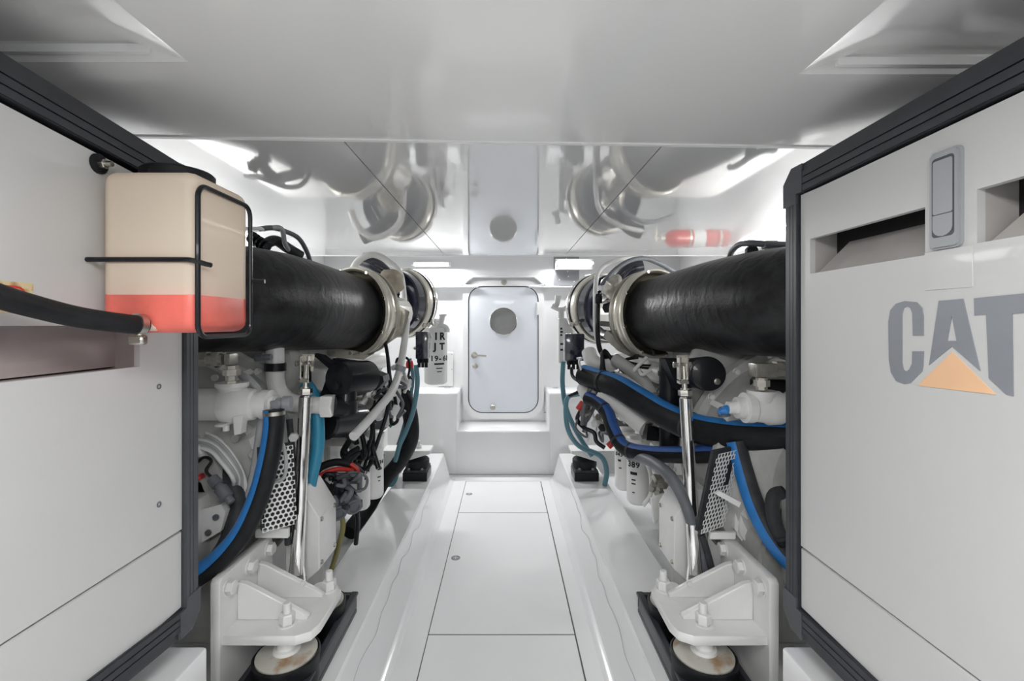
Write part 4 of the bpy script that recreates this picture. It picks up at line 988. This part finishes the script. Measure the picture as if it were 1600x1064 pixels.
hose_thing('black_cable', 'thin black cable drooping over the middle of the left engine', 'cable', [(594, 512, 2.45), (604, 545, 2.36), (608, 580, 2.28), (610, 610, 2.26), (603, 650, 2.25), (590, 690, 2.25), (574, 735, 2.25)], .010, 'blk', seg=10, group='drooping cables')
hose_thing('black_cable', 'second thin black cable left of the drooping one on the left engine', 'cable', [(598, 620, 2.35), (584, 650, 2.32), (581, 680, 2.31), (575, 710, 2.31), (566, 742, 2.31)], .009, 'blk', seg=10, group='drooping cables')
# oil filters
filter_can(V((P(584, 775, 2.50).x, 2.50, .405)), .052, .30, 'white oil filter with black print under the left engine', 'oil filter', [('0434', .03, .01, .19, .001), ('|||', .016, .015, .16, 0), ('||||', .009, .01, .12, 0), ('|||', .007, .01, .10, 0)], 'oil filters', (.75, -1, 0))
filter_can(V((P(564, 790, 2.38).x, 2.36, .40)), .052, .30, 'white oil filter nearest the cable plugs under the left engine', 'oil filter', [('0434', .03, .01, .19, .001), ('||', .016, .015, .16, 0)], 'oil filters', (.75, -1, 0))
# wiring harness with big plugs
wh = thing('wiring_harness', P(535, 800, 1.95), 'tangle of grey and black cables with big round plugs on the left engine', 'wiring')
rh = random.Random(11)
scribble(wh, 500, 562, 742, 792, 1.91, 2.05, 24, ['rub', 'rubg', 'greyd', 'greyd', 'blk'], .007, .012, rh, 'cable')
for q, m, r in (([(488, 742, 1.9), (505, 728, 1.95), (528, 722, 2.0), (550, 728, 2.02), (566, 742, 2.03)], 'rub', .016), ([(490, 750, 1.9), (510, 738, 1.94), (530, 733, 1.97), (552, 735, 2.0)], 'red', .010), ([(548, 725, 2.0), (558, 733, 2.0), (560, 744, 2.0)], 'red', .009), ([(520, 748, 1.94), (550, 738, 1.96), (572, 745, 1.98), (571, 762, 1.98), (556, 768, 1.97)], 'greyd', .006), ([(533, 800, 1.95), (536, 822, 1.96), (530, 850, 1.97), (518, 890, 1.98), (512, 905, 1.98)], 'olivec', .011), ([(558, 800, 2.0), (559, 820, 2.02), (556, 850, 2.04)], 'blk', .010), ([(560, 700, 2.1), (545, 710, 2.05), (532, 725, 2.0)], 'rub', .012), ([(545, 690, 2.15), (536, 708, 2.1), (545, 718, 2.05), (560, 706, 2.1)], 'rub', .014)):
    tube('cable', pp(q), r, m, wh, 10)
for (x, y, dd), r in (((528, 800, 1.93), .036), ((552, 790, 1.95), .036), ((537, 778, 1.97), .03)):
    c = P(x, y, dd); ax = V((.55, -.75, -.3)).normalized(); bm = B()
    lathe(bm, c, ax, [(-.07, r*.5), (-.05, r*.85), (-.02, r*.85), (-.018, r), (.012, r), (.014, r*.8), (.02, r*.78), (.02, r*.6), (.01, r*.55), (.01, 0)], 22); obj('round_plug', bm, 'greyd', wh)
bm = B(); box(bm, P(519, 762, 1.92), P(526, 752, 1.94), .001); obj('cable_tag', bm, 'white', wh)

# chrome stays
def stay(s, top, nut, bot, label):
    top, nut, bot = P(*top), P(*nut), P(*bot); t = thing('support_stay', bot, label, 'stay', 'chrome support stays')
    d = (bot-nut).normalized(); L_ = (bot-nut).length
    bm = B(); lathe(bm, nut, d, [(0, .017), (.006, .0225), (L_-.10, .0225), (L_-.02, .025)], 24); obj('tube', bm, 'chrome', t)
    q = nut+d*(L_-.09); bm = B()
    prism(bm, [q+V((-.017, -.012, 0)), q+V((.017, -.012, 0)), bot+V((.030, -.006, -.005)), bot+V((-.030, -.006, -.005))], (0, .014, 0)); obj('flattened_end', bm, 'chrome', t)
    bm = B(); hexn(bm, nut-d*.004, -d, .025, .022); lathe(bm, nut-d*.022, -d, [(0, .016), (.01, .016), (.01, .010), ((nut-top).length-.02, .010)], 12); obj('lock_nut', bm, 'ss', t)
    bm = B(); u = -d; b0 = top
    for e in (-1, 1): box(bm, b0+V((e*.014-.004, -.014, -.06)), b0+V((e*.014+.004, .014, .028)), .002)
    box(bm, b0+V((-.018, -.014, -.07)), b0+V((.018, .014, -.052)), .002); fk = obj('fork', bm, 'ss', t)
    bm = B(); cyl(bm, b0+V((-.028, 0, 0)), b0+V((.028, 0, 0)), .008, seg=12); hexn(bm, b0+V((-.028, 0, 0)), (-1, 0, 0), .012, .008); hexn(bm, b0+V((.02, 0, 0)), (1, 0, 0), .012, .010); obj('clevis_pin', bm, 'ss_d', fk)
    bm = B(); prism(bm, [b0+V((-.016, .016, .034)), b0+V((.026, .016, .034)), b0+V((.022, .016, -.03)), b0+V((-.010, .016, -.03))], (0, .006, 0)); obj('hanger_plate', bm, 'band', t)
stay(-1, (477, 568, 1.70), (477, 618, 1.69), (463, 905, 1.62), 'chrome stay tube standing on the near foot of the left engine')
stay(1, (1067, 570, 1.70), (1071, 620, 1.69), (1087, 905, 1.62), 'chrome stay tube standing on the near foot of the right engine')

# control boxes, fuel filters and levers by the bulkhead
def control_box(x0, x1, y0, y1, d, label):
    t = thing('control_box', P((x0+x1)/2, y1, d), label, 'control box', 'black control boxes')
    bm = B(); box(bm, P(x0, y1, d), P(x1, y0, d+.10), .006, 2); obj('case', bm, 'navy', t)
    for k in range(3):
        bm = B(); c = P(x0+6+(x1-x0-12)*k/2, y1, d+.03); lathe(bm, c+V((0, 0, .008)), (0, 0, -1), [(0, .014), (.03, .014), (.032, .010), (.06, .010)], 12); obj('plug', bm, 'rub', t)
    for k in range(2):
        bm = B(); lathe(bm, P(x0 if k else x1, y0+8+k*18, d+.03), (-1 if k else 1, 0, 0), [(-.004, .010), (.008, .010), (.008, .006), (.014, 0)], 10); obj('screw_knob', bm, 'ss_d', t)
    return t
control_box(649, 672, 518, 561, 2.85, 'black control box in front of the lettered white canister, left engine')
control_box(883, 909, 521, 564, 2.85, 'black control box hanging below the air filter of the right engine')
def fuel_filter(px, d, y0, y1, r, label, lines, face):
    c = P(px, y1, d); h = (y1-y0)*d/F
    t = thing('fuel_filter', c, label, 'fuel filter', 'white fuel filters'); bm = B()
    lathe(bm, c, (0, 0, 1), [(0, r*.7), (.01, r*.93), (.02, r), (h-.03, r), (h-.02, r*1.04), (h, r*1.04), (h+.01, r*.6)], 32); can = obj('can', bm, 'white', t)
    dv = V(face).normalized(); xd = V((0, 0, 1)).cross(dv).normalized()
    for s_, size, off, hz, bd in lines:
        wch = size*.6; n = len(s_)
        for i, ch in enumerate(s_):
            a = (off+(i-(n-1)/2)*wch)/r; dd = dv*math.cos(a)+xd*math.sin(a); tx = V((0, 0, 1)).cross(dd).normalized()
            if ch == '|':
                bm = B(); prism(bm, [c+dd*(r+.0008)+tx*x+V((0, 0, hz+z)) for x, z in ((-wch*.55, 0), (wch*.55, 0), (wch*.55, size*.6), (-wch*.55, size*.6))], -dd*.001); obj('print', bm, 'ink', can)
            else: text(ch, size, c+dd*(r+.0008)-tx*wch*.5+V((0, 0, hz)), tx, (0, 0, 1), 'ink', can, 'print', bd)
    # lever valve on top
    top = c+V((0, 0, h+.01))
    bm = B(); lathe(bm, top, (0, 0, 1), [(0, .03), (.03, .03), (.03, .02), (.06, .02)], 14); cyl(bm, top+V((-.05, 0, .045)), top+V((.05, 0, .045)), .016, seg=12); obj('valve_body', bm, 'white', t)
    return t, top
fl, top = fuel_filter(681, 3.55, 512, 600, .088, 'white fuel filter canister with black lettering left of the door', [('1R', .075, -.0, .345, .003), ('JT', .07, 0, .27, .003), ('19-60', .055, .012, .185, .002), ('||||||', .022, 0, .155, 0), ('|||||||', .012, 0, .125, 0), ('|||||', .012, 0, .10, 0)], (.5, -1, 0))
bm = B(); c = P(688, 505, 3.5); sweep(bm, [c, P(690, 500, 3.5), P(692, 491, 3.5)], .022, 12, 5); lathe(bm, P(692, 494, 3.5), (0, 0, 1), [(0, .028), (.015, .03), (.02, .02), (.02, 0)], 14); sweep(bm, pp([(682, 516, 3.5), (688, 508, 3.5), (698, 512, 3.5), (699, 519, 3.5)]), .018, 10, 5); obj('lever', bm, 'white', fl)
fr_ = thing('fuel_manifold', P(879, 568, 3.4), 'slim white fuel cooler panel behind the right control box', 'fuel cooler')
bm = B(); box(bm, P(873, 568, 3.40), P(893, 497, 3.52), .012, 3); cp = obj('body', bm, 'white', fr_)
for k, (y, w_) in enumerate(((512, 3), (517, 4), (522, 3), (536, 5), (545, 5))):
    bm = B(); box(bm, P(875.5, y+3, 3.3995), P(875.5+w_, y, 3.402)); obj('print', bm, 'ink', cp)
bm = B(); sweep(bm, pp([(866, 480, 3.45), (870, 474, 3.45), (872, 462, 3.45)]), .022, 12, 5); sweep(bm, pp([(862, 478, 3.45), (870, 482, 3.45), (878, 484, 3.45), (888, 480, 3.42)]), .018, 10, 5); box(bm, P(872, 498, 3.47), P(882, 480, 3.43), .008); obj('lever_valve', bm, 'white', fr_)

# ================================================================== details of the right engine
t = ER
bm = B(); a = P(1107, 584, 1.74); b = P(1085, 582, 1.93); L_ = (b-a).length
lathe(bm, a, b-a, [(0, .056), (.004, .064), (.012, .066), (L_, .062)], 36); pu = obj('black_pump', bm, 'blk', t)
bm = B(); lathe(bm, P(1120, 596, 1.735), (0, -1, 0), [(-.01, .012), (.006, .012), (.008, .007), (.008, 0)], 12); obj('pump_plug', bm, 'ss_d', pu)
prism_poly('pump_bracket', pp([(1040, 562, 1.86), (1090, 562, 1.86), (1085, 605, 1.86), (1060, 610, 1.86)]), (0, .08, 0), 'blk', pu)
bm = B(); cyl(bm, P(1046, 560, 1.98), P(1046, 700, 1.98), .043, seg=24, bev=.004); lathe(bm, P(1046, 580, 1.98), (0, 0, -1), [(0, .043), (0, .048), (.02, .048), (.02, .043)], 24, False); obj('black_riser', bm, 'blk', t)
prism_poly('riser_foot', pp([(1012, 664, 2.05), (1030, 668, 2.05), (1036, 690, 2.05), (1010, 688, 2.05)]), (0, .1, 0), 'blk', t)
# casting faces
bm = B(); lathe(bm, P(1150, 590, 1.95), (-.15, -1, .1), [(0, .21), (.05, .21), (.08, .19), (.09, .08), (.10, 0)], 32); obj('oil_cooler_end', bm, 'eng_shade', t)
bm = B(); lathe(bm, P(1168, 606, 1.83), (-.15, -1, .1), [(0, .024), (.012, .024), (.012, .012), (.008, 0)], 14); obj('plug', bm, 'eng_shade', t)
prism_poly('cast_pad', pp([(1090, 640, 1.86), (1112, 620, 1.86), (1140, 618, 1.86), (1135, 640, 1.86), (1108, 650, 1.86)]), (0, .03, 0), 'eng', t)
# hydraulic fittings and valve body
bm = B(); y = 1.50; x = 1181
box(bm, P(1181, 590, y-.02), P(1203, 566, y+.03), .005, 2)
for x0, x1, r in ((1203, 1210, .019), (1210, 1222, .027), (1222, 1230, .020), (1230, 1244, .026)): lathe(bm, P(x0, 576, y), (1, 0, 0), [(0, r), ((x1-x0)*y/F, r)], 6 if r > .021 else 14)
lathe(bm, P(1190, 590, y), (0, 0, -1), [(0, .018), (.008, .018), (.008, .024), (.028, .024), (.028, .017), (.04, .017)], 6); obj('hydraulic_elbow', bm, 'galv', t)
bm = B(); c = P(1255, 637, 1.52)
lathe(bm, c, (-1, 0, 0), [(0, .046), (.075, .046), (.08, .055), (.12, .057), (.13, .05), (.165, .046), (.17, .05), (.195, .05), (.197, .035), (.22, .035), (.22, .02), (.25, .02)], 28)
sweep(bm, [P(1190, 634, 1.52), P(1190, 610, 1.52)], .045, 18, 1, smooth=False); sv = obj('sea_water_valve', bm, 'eng', t)
bm = B(); lathe(bm, P(1136, 640, 1.52), (-1, 0, -.3), [(-.01, .014), (.008, .016), (.014, .011), (.028, .010)], 12); obj('blue_tail', bm, 'blue', sv)
bm = B(); lathe(bm, P(1132, 650, 1.55), (-.2, 0, 1), [(0, .02), (.02, .02), (.03, .012)], 10); obj('tail_nut', bm, 'greyd', sv)
bm = B(); box(bm, P(1198, 622, 1.60), P(1260, 588, 1.72), .01); obj('dark_box', bm, 'blk', t)  # black box added to darken the area behind the right fittings
tube('engine_cable', pp([(1082, 800, 1.66), (1090, 850, 1.66), (1100, 900, 1.66), (1104, 925, 1.66)]), .011, 'rubg', t, 10)
tube('engine_cable', pp([(1096, 835, 1.62), (1104, 860, 1.62), (1112, 890, 1.62), (1116, 915, 1.63)]), .012, 'rubg', t, 10)
# perforated guard and sloped cover
perforated('perforated_guard', P(1098, 830, 1.52), (.86, .50, 0), (.20, 0, .97), 7, 18, .0165, 'eng', t, lambda i, j: i in (4, 5) and 9 < j < 16)
_o = P(1098, 830, 1.52); _u = V((.86, .50, 0)).normalized(); _v = V((.20, 0, .97)).normalized(); _n = _u.cross(_v); prism_poly('guard_shade_sheet', [_o+_u*i_+_v*j_-_n*.016 for i_, j_ in ((-.006, -.006), (.118, -.006), (.118, .265), (-.006, .265))], -_n*.01, 'rubg', t)  # added dark sheet, standing in for shade seen through the guard
prism_poly('guard_stay', pp([(1118, 772, 1.49), (1124, 767, 1.49), (1158, 785, 1.49), (1155, 793, 1.49)]), (0, .012, 0), 'eng', t)
bm = B(); box(bm, P(1107, 840, 1.585), P(1150, 832, 1.57), .002); obj('guard_brace', bm, 'eng', t)
bm = B(); prism(bm, pp([(1150, 835, 1.60), (1152, 800, 1.60), (1172, 745, 1.60), (1195, 715, 1.60), (1300, 700, 1.60), (1300, 900, 1.60), (1215, 900, 1.60), (1175, 862, 1.60)]), (0, .12, 0)); bmesh.ops.bevel(bm, geom=bm.edges[:], offset=.012, segments=2, affect='EDGES'); bc_ = obj('bell_cover', bm, 'eng', t)
prism_poly('cover_ridge', pp([(1160, 805, 1.585), (1180, 750, 1.585), (1200, 728, 1.585), (1204, 734, 1.585), (1188, 756, 1.585), (1168, 812, 1.585)]), (0, .03, 0), 'eng', bc_)
prism_poly('cover_ridge', pp([(1175, 845, 1.585), (1240, 792, 1.585), (1244, 800, 1.585), (1182, 855, 1.585)]), (0, .03, 0), 'eng', bc_)
# pipework by the turbo
tube('vent_pipe', ppk([(1003, 402, 2.36), (975, 404, 2.32), (950, 412, 2.28), (936, 424, 2.24), (931, 445, 2.2), (930, 490, 2.17), (931, 520, 2.15), (936, 540, 2.13)]), .013, 'pipe', t, 14)
tube('oil_return_pipe', ppk([(934, 470, 2.14), (934, 520, 2.12), (937, 545, 2.10), (946, 557, 2.08), (965, 562, 2.05), (1000, 572, 2.02), (1040, 574, 1.99)]), .013, 'blk', t, 14)
tube('braided_oil_line', ppk([(939, 448, 2.1), (948, 436, 2.12), (963, 420, 2.16), (985, 407, 2.2), (1008, 404, 2.25), (1030, 412, 2.3), (1052, 424, 2.34)]), .013, 'greyd', t, 14)
bm = B(); a = PK(938, 452, 2.1); lathe(bm, a, PK(948, 438, 2.12)-a, [(0, .012), (.004, .018), (.02, .018), (.022, .015), (.055, .016)], 12); obj('hose_crimp', bm, 'white', t)
bm = B(); lathe(bm, PK(935, 474, 2.13), (0, 0, 1), [(0, .02), (.03, .022), (.05, .018)], 6); obj('pipe_union', bm, 'blk', t)
tube('air_line', pp([(1140, 402, 1.95), (1144, 392, 1.9), (1156, 382, 1.82), (1175, 380, 1.75), (1204, 382, 1.7), (1250, 384, 1.62)]), .012, 'greyd', t)
bm = B(); lathe(bm, P(1172, 393, 1.8), (0, -1, 0), [(-.02, .01), (0, .022), (.02, .022), (.02, .012)], 16); obj('line_clip', bm, 'blk', t)
bm = B(); box(bm, P(1196, 388, 1.7), P(1209, 378, 1.73), .003); obj('cable_clamp', bm, 'greyd', t)
# elbows, castings, small fittings on the inboard face
for q, r, m in (([(920, 550, 2.55), (925, 563, 2.5), (940, 572, 2.45), (960, 566, 2.4)], .040, 'eng'), ([(912, 605, 2.45), (918, 616, 2.4), (930, 622, 2.35)], .038, 'eng'), ([(955, 585, 2.4), (985, 595, 2.3), (1000, 610, 2.2)], .022, 'eng'), ([(960, 560, 2.35), (1000, 590, 2.25), (1020, 620, 2.15)], .03, 'eng_shade'), ([(940, 618, 2.3), (975, 640, 2.2), (1010, 668, 2.1)], .045, 'eng')):
    tube('cast_elbow', pp(q), r, m, t, 16)
rng = random.Random(5)
scribble(t, 900, 960, 560, 690, 2.35, 2.62, 9, ['blk', 'rub', 'pipe', 'greyd'], .006, .011, rng)
scribble(t, 940, 1030, 545, 600, 2.2, 2.4, 6, ['blk', 'rub', 'eng', 'rubg'], .007, .012, rng)
for k in range(11):
    c = P(rng.uniform(905, 965), rng.uniform(575, 690), rng.uniform(2.35, 2.6)); bm = B(); dd = V((rng.uniform(-1, -.2), -1, rng.uniform(-.5, .5))); hexn(bm, c, dd, .022, .03); cyl(bm, c, c-dd.normalized()*.06, .016, seg=10); obj('pipe_union', bm, rng.choice(['galv', 'eng', 'eng', 'blk']), t)
for a, b in (((903, 640, 2.4), (911, 628, 2.4)), ((950, 698, 2.25), (961, 688, 2.25))):
    bm = B(); a, b = P(*a), P(*b); cyl(bm, a, b, .016, seg=14, bev=.003); obj('red_boot', bm, 'red', t)
# things of their own on the right
hose_thing('striped_hose', 'fat black hose with a light blue stripe sweeping across the right engine', 'hose', [(912, 586, 2.42), (935, 594, 2.32), (965, 604, 2.18), (1005, 628, 2.04), (1045, 652, 1.90), (1090, 670, 1.76), (1150, 680, 1.64), (1224, 683, 1.54), (1310, 683, 1.46)], .054, 'rub', 'blue', (0, -.35, 1), 26, (.17, .60), 'blue-striped hoses')
hose_thing('striped_hose', 'thinner black hose with a dark blue stripe below the fat one on the right engine', 'hose', [(918, 622, 2.34), (932, 628, 2.28), (948, 644, 2.2), (958, 672, 2.12), (974, 698, 2.04), (1005, 708, 1.94), (1065, 711, 1.80), (1140, 708, 1.66), (1200, 705, 1.58)], .032, 'rub', 'blue2', (0, -.6, 1), 36, (.22, .45, .56), 'blue-striped hoses')
hose_thing('striped_hose', 'black hose with a blue edge dropping down beside the right enclosure', 'hose', [(1150, 690, 1.60), (1162, 735, 1.57), (1180, 790, 1.52), (1206, 840, 1.46), (1240, 880, 1.41), (1290, 910, 1.36)], .031, 'rubg', 'blue', (-.9, -.5, -.1), 34, (), 'blue-striped hoses')
hose_thing('grey_hose', 'dark grey hose curving down behind the right chrome stay', 'hose', [(985, 712, 2.04), (1015, 720, 1.85), (1045, 742, 1.69), (1068, 778, 1.65), (1083, 820, 1.64), (1094, 865, 1.64), (1102, 905, 1.64)], .022, 'greyd')
hose_thing('corrugated_hose', 'short black corrugated hose by the edge of the right enclosure', 'hose', [(1225, 768, 1.42), (1210, 775, 1.42), (1207, 795, 1.42), (1212, 820, 1.42), (1225, 850, 1.42)], .019, 'rub', None, bands=[.1+.035*k for k in range(24)])
hose_thing('teal_pipe', 'slim teal pipe falling straight below the right control box', 'hose', [(880, 565, 3.25), (879, 600, 3.25), (884, 635, 3.25), (896, 665, 3.25), (910, 690, 3.25), (925, 712, 3.25)], .017, 'teal', group='teal pipes', seg=14)
hose_thing('teal_pipe', 'teal pipe looping outside the straight one below the right control box', 'hose', [(906, 615, 3.1), (888, 620, 3.15), (884, 640, 3.2), (888, 672, 3.2), (905, 697, 3.2), (938, 712, 3.2), (948, 735, 3.2), (945, 758, 3.2)], .017, 'teal', group='teal pipes', seg=14)
hose_thing('black_cable', 'black cable with a red boot looping on the far half of the right engine', 'cable', [(908, 640, 2.45), (902, 655, 2.45), (912, 668, 2.42), (928, 676, 2.4), (932, 690, 2.4), (945, 700, 2.38)], .011, 'blk', seg=10, group='drooping cables')
hose_thing('black_cable', 'black cable hanging from the plugs of the right control box', 'cable', [(893, 575, 2.85), (895, 588, 2.8), (908, 598, 2.7), (920, 606, 2.6), (905, 612, 2.6), (890, 618, 2.65)], .011, 'blk', seg=10, group='drooping cables')
filter_can(V((P(977, 770, 2.62).x, 2.64, .40)), .054, .29, 'white oil filter farther from the chrome stay under the right engine', 'oil filter', [('0434', .03, -.01, .2, .001), ('||', .016, -.015, .17, 0), ('|||', .009, -.01, .13, 0)], 'oil filters', (-.55, -1, 0))
filter_can(V((P(995, 785, 2.48).x, 2.46, .39)), .058, .30, 'white oil filter printed 389 nearest the chrome stay under the right engine', 'oil filter', [('389', .042, -.012, .205, .0015), ('|||', .022, -.012, .165, 0), ('||||', .010, -.012, .135, 0), ('||||', .010, -.012, .115, 0), ('|||', .008, -.012, .07, 0)], 'oil filters', (-.5, -1, 0))
# filter bail and fittings
tube('filter_bail', pp([(1000, 705, 2.25), (1015, 735, 2.25), (1017, 770, 2.25), (1005, 790, 2.25)]), .010, 'eng', t)
bm = B()
for k in range(8): hexn(bm, P(1025+rng.uniform(-12, 14), 757+rng.uniform(-14, 14), 2.2), (rng.uniform(-1, .5), -1, rng.uniform(-.5, .8)), .018, .05)
obj('drain_fittings', bm, 'galv', t)
prism_poly('filter_guard', pp([(1018, 780, 2.1), (1050, 768, 2.1), (1040, 800, 2.1), (1022, 818, 2.1)]), (0, .02, 0), 'eng', t)

# fire extinguisher on the hull side, seen mirrored in the ceiling
e0, e1 = V((1.20, 3.42, 1.66)), V((1.66, 3.42, 1.66))
fe = thing('fire_extinguisher', V((1.42, 3.42, 1.60)), 'red fire extinguisher lying high at the far right behind the hose', 'extinguisher')
bm = B(); lathe(bm, e0, e1-e0, [(-.02, .02), (0, .04), (.03, .062), (.06, .066), (.42, .066), (.45, .06), (.46, .0)], 32); obj('cylinder', bm, 'redp', fe)
bm = B(); lathe(bm, e0, e1-e0, [(.18, .0665), (.18, .0675), (.27, .0675), (.27, .0665)], 32, False); obj('paper_label', bm, 'white', fe)
bm = B()
for q in (.15, .37): lathe(bm, e0+V((q, 0, 0)), (1, 0, 0), [(0, .067), (0, .07), (.015, .07), (.015, .067)], 32, False); box(bm, e0+V((q, .06, -.02)), e0+V((q+.02, .12, .02)))
obj('bracket_band', bm, 'band', fe)
bm = B(); lathe(bm, e0, (-1, 0, 0), [(.0, .025), (.05, .025), (.05, .015), (.08, .015)], 14); box(bm, e0+V((-.09, -.012, -.07)), e0+V((-.07, .012, .03)), .004); obj('valve_head', bm, 'band', fe)
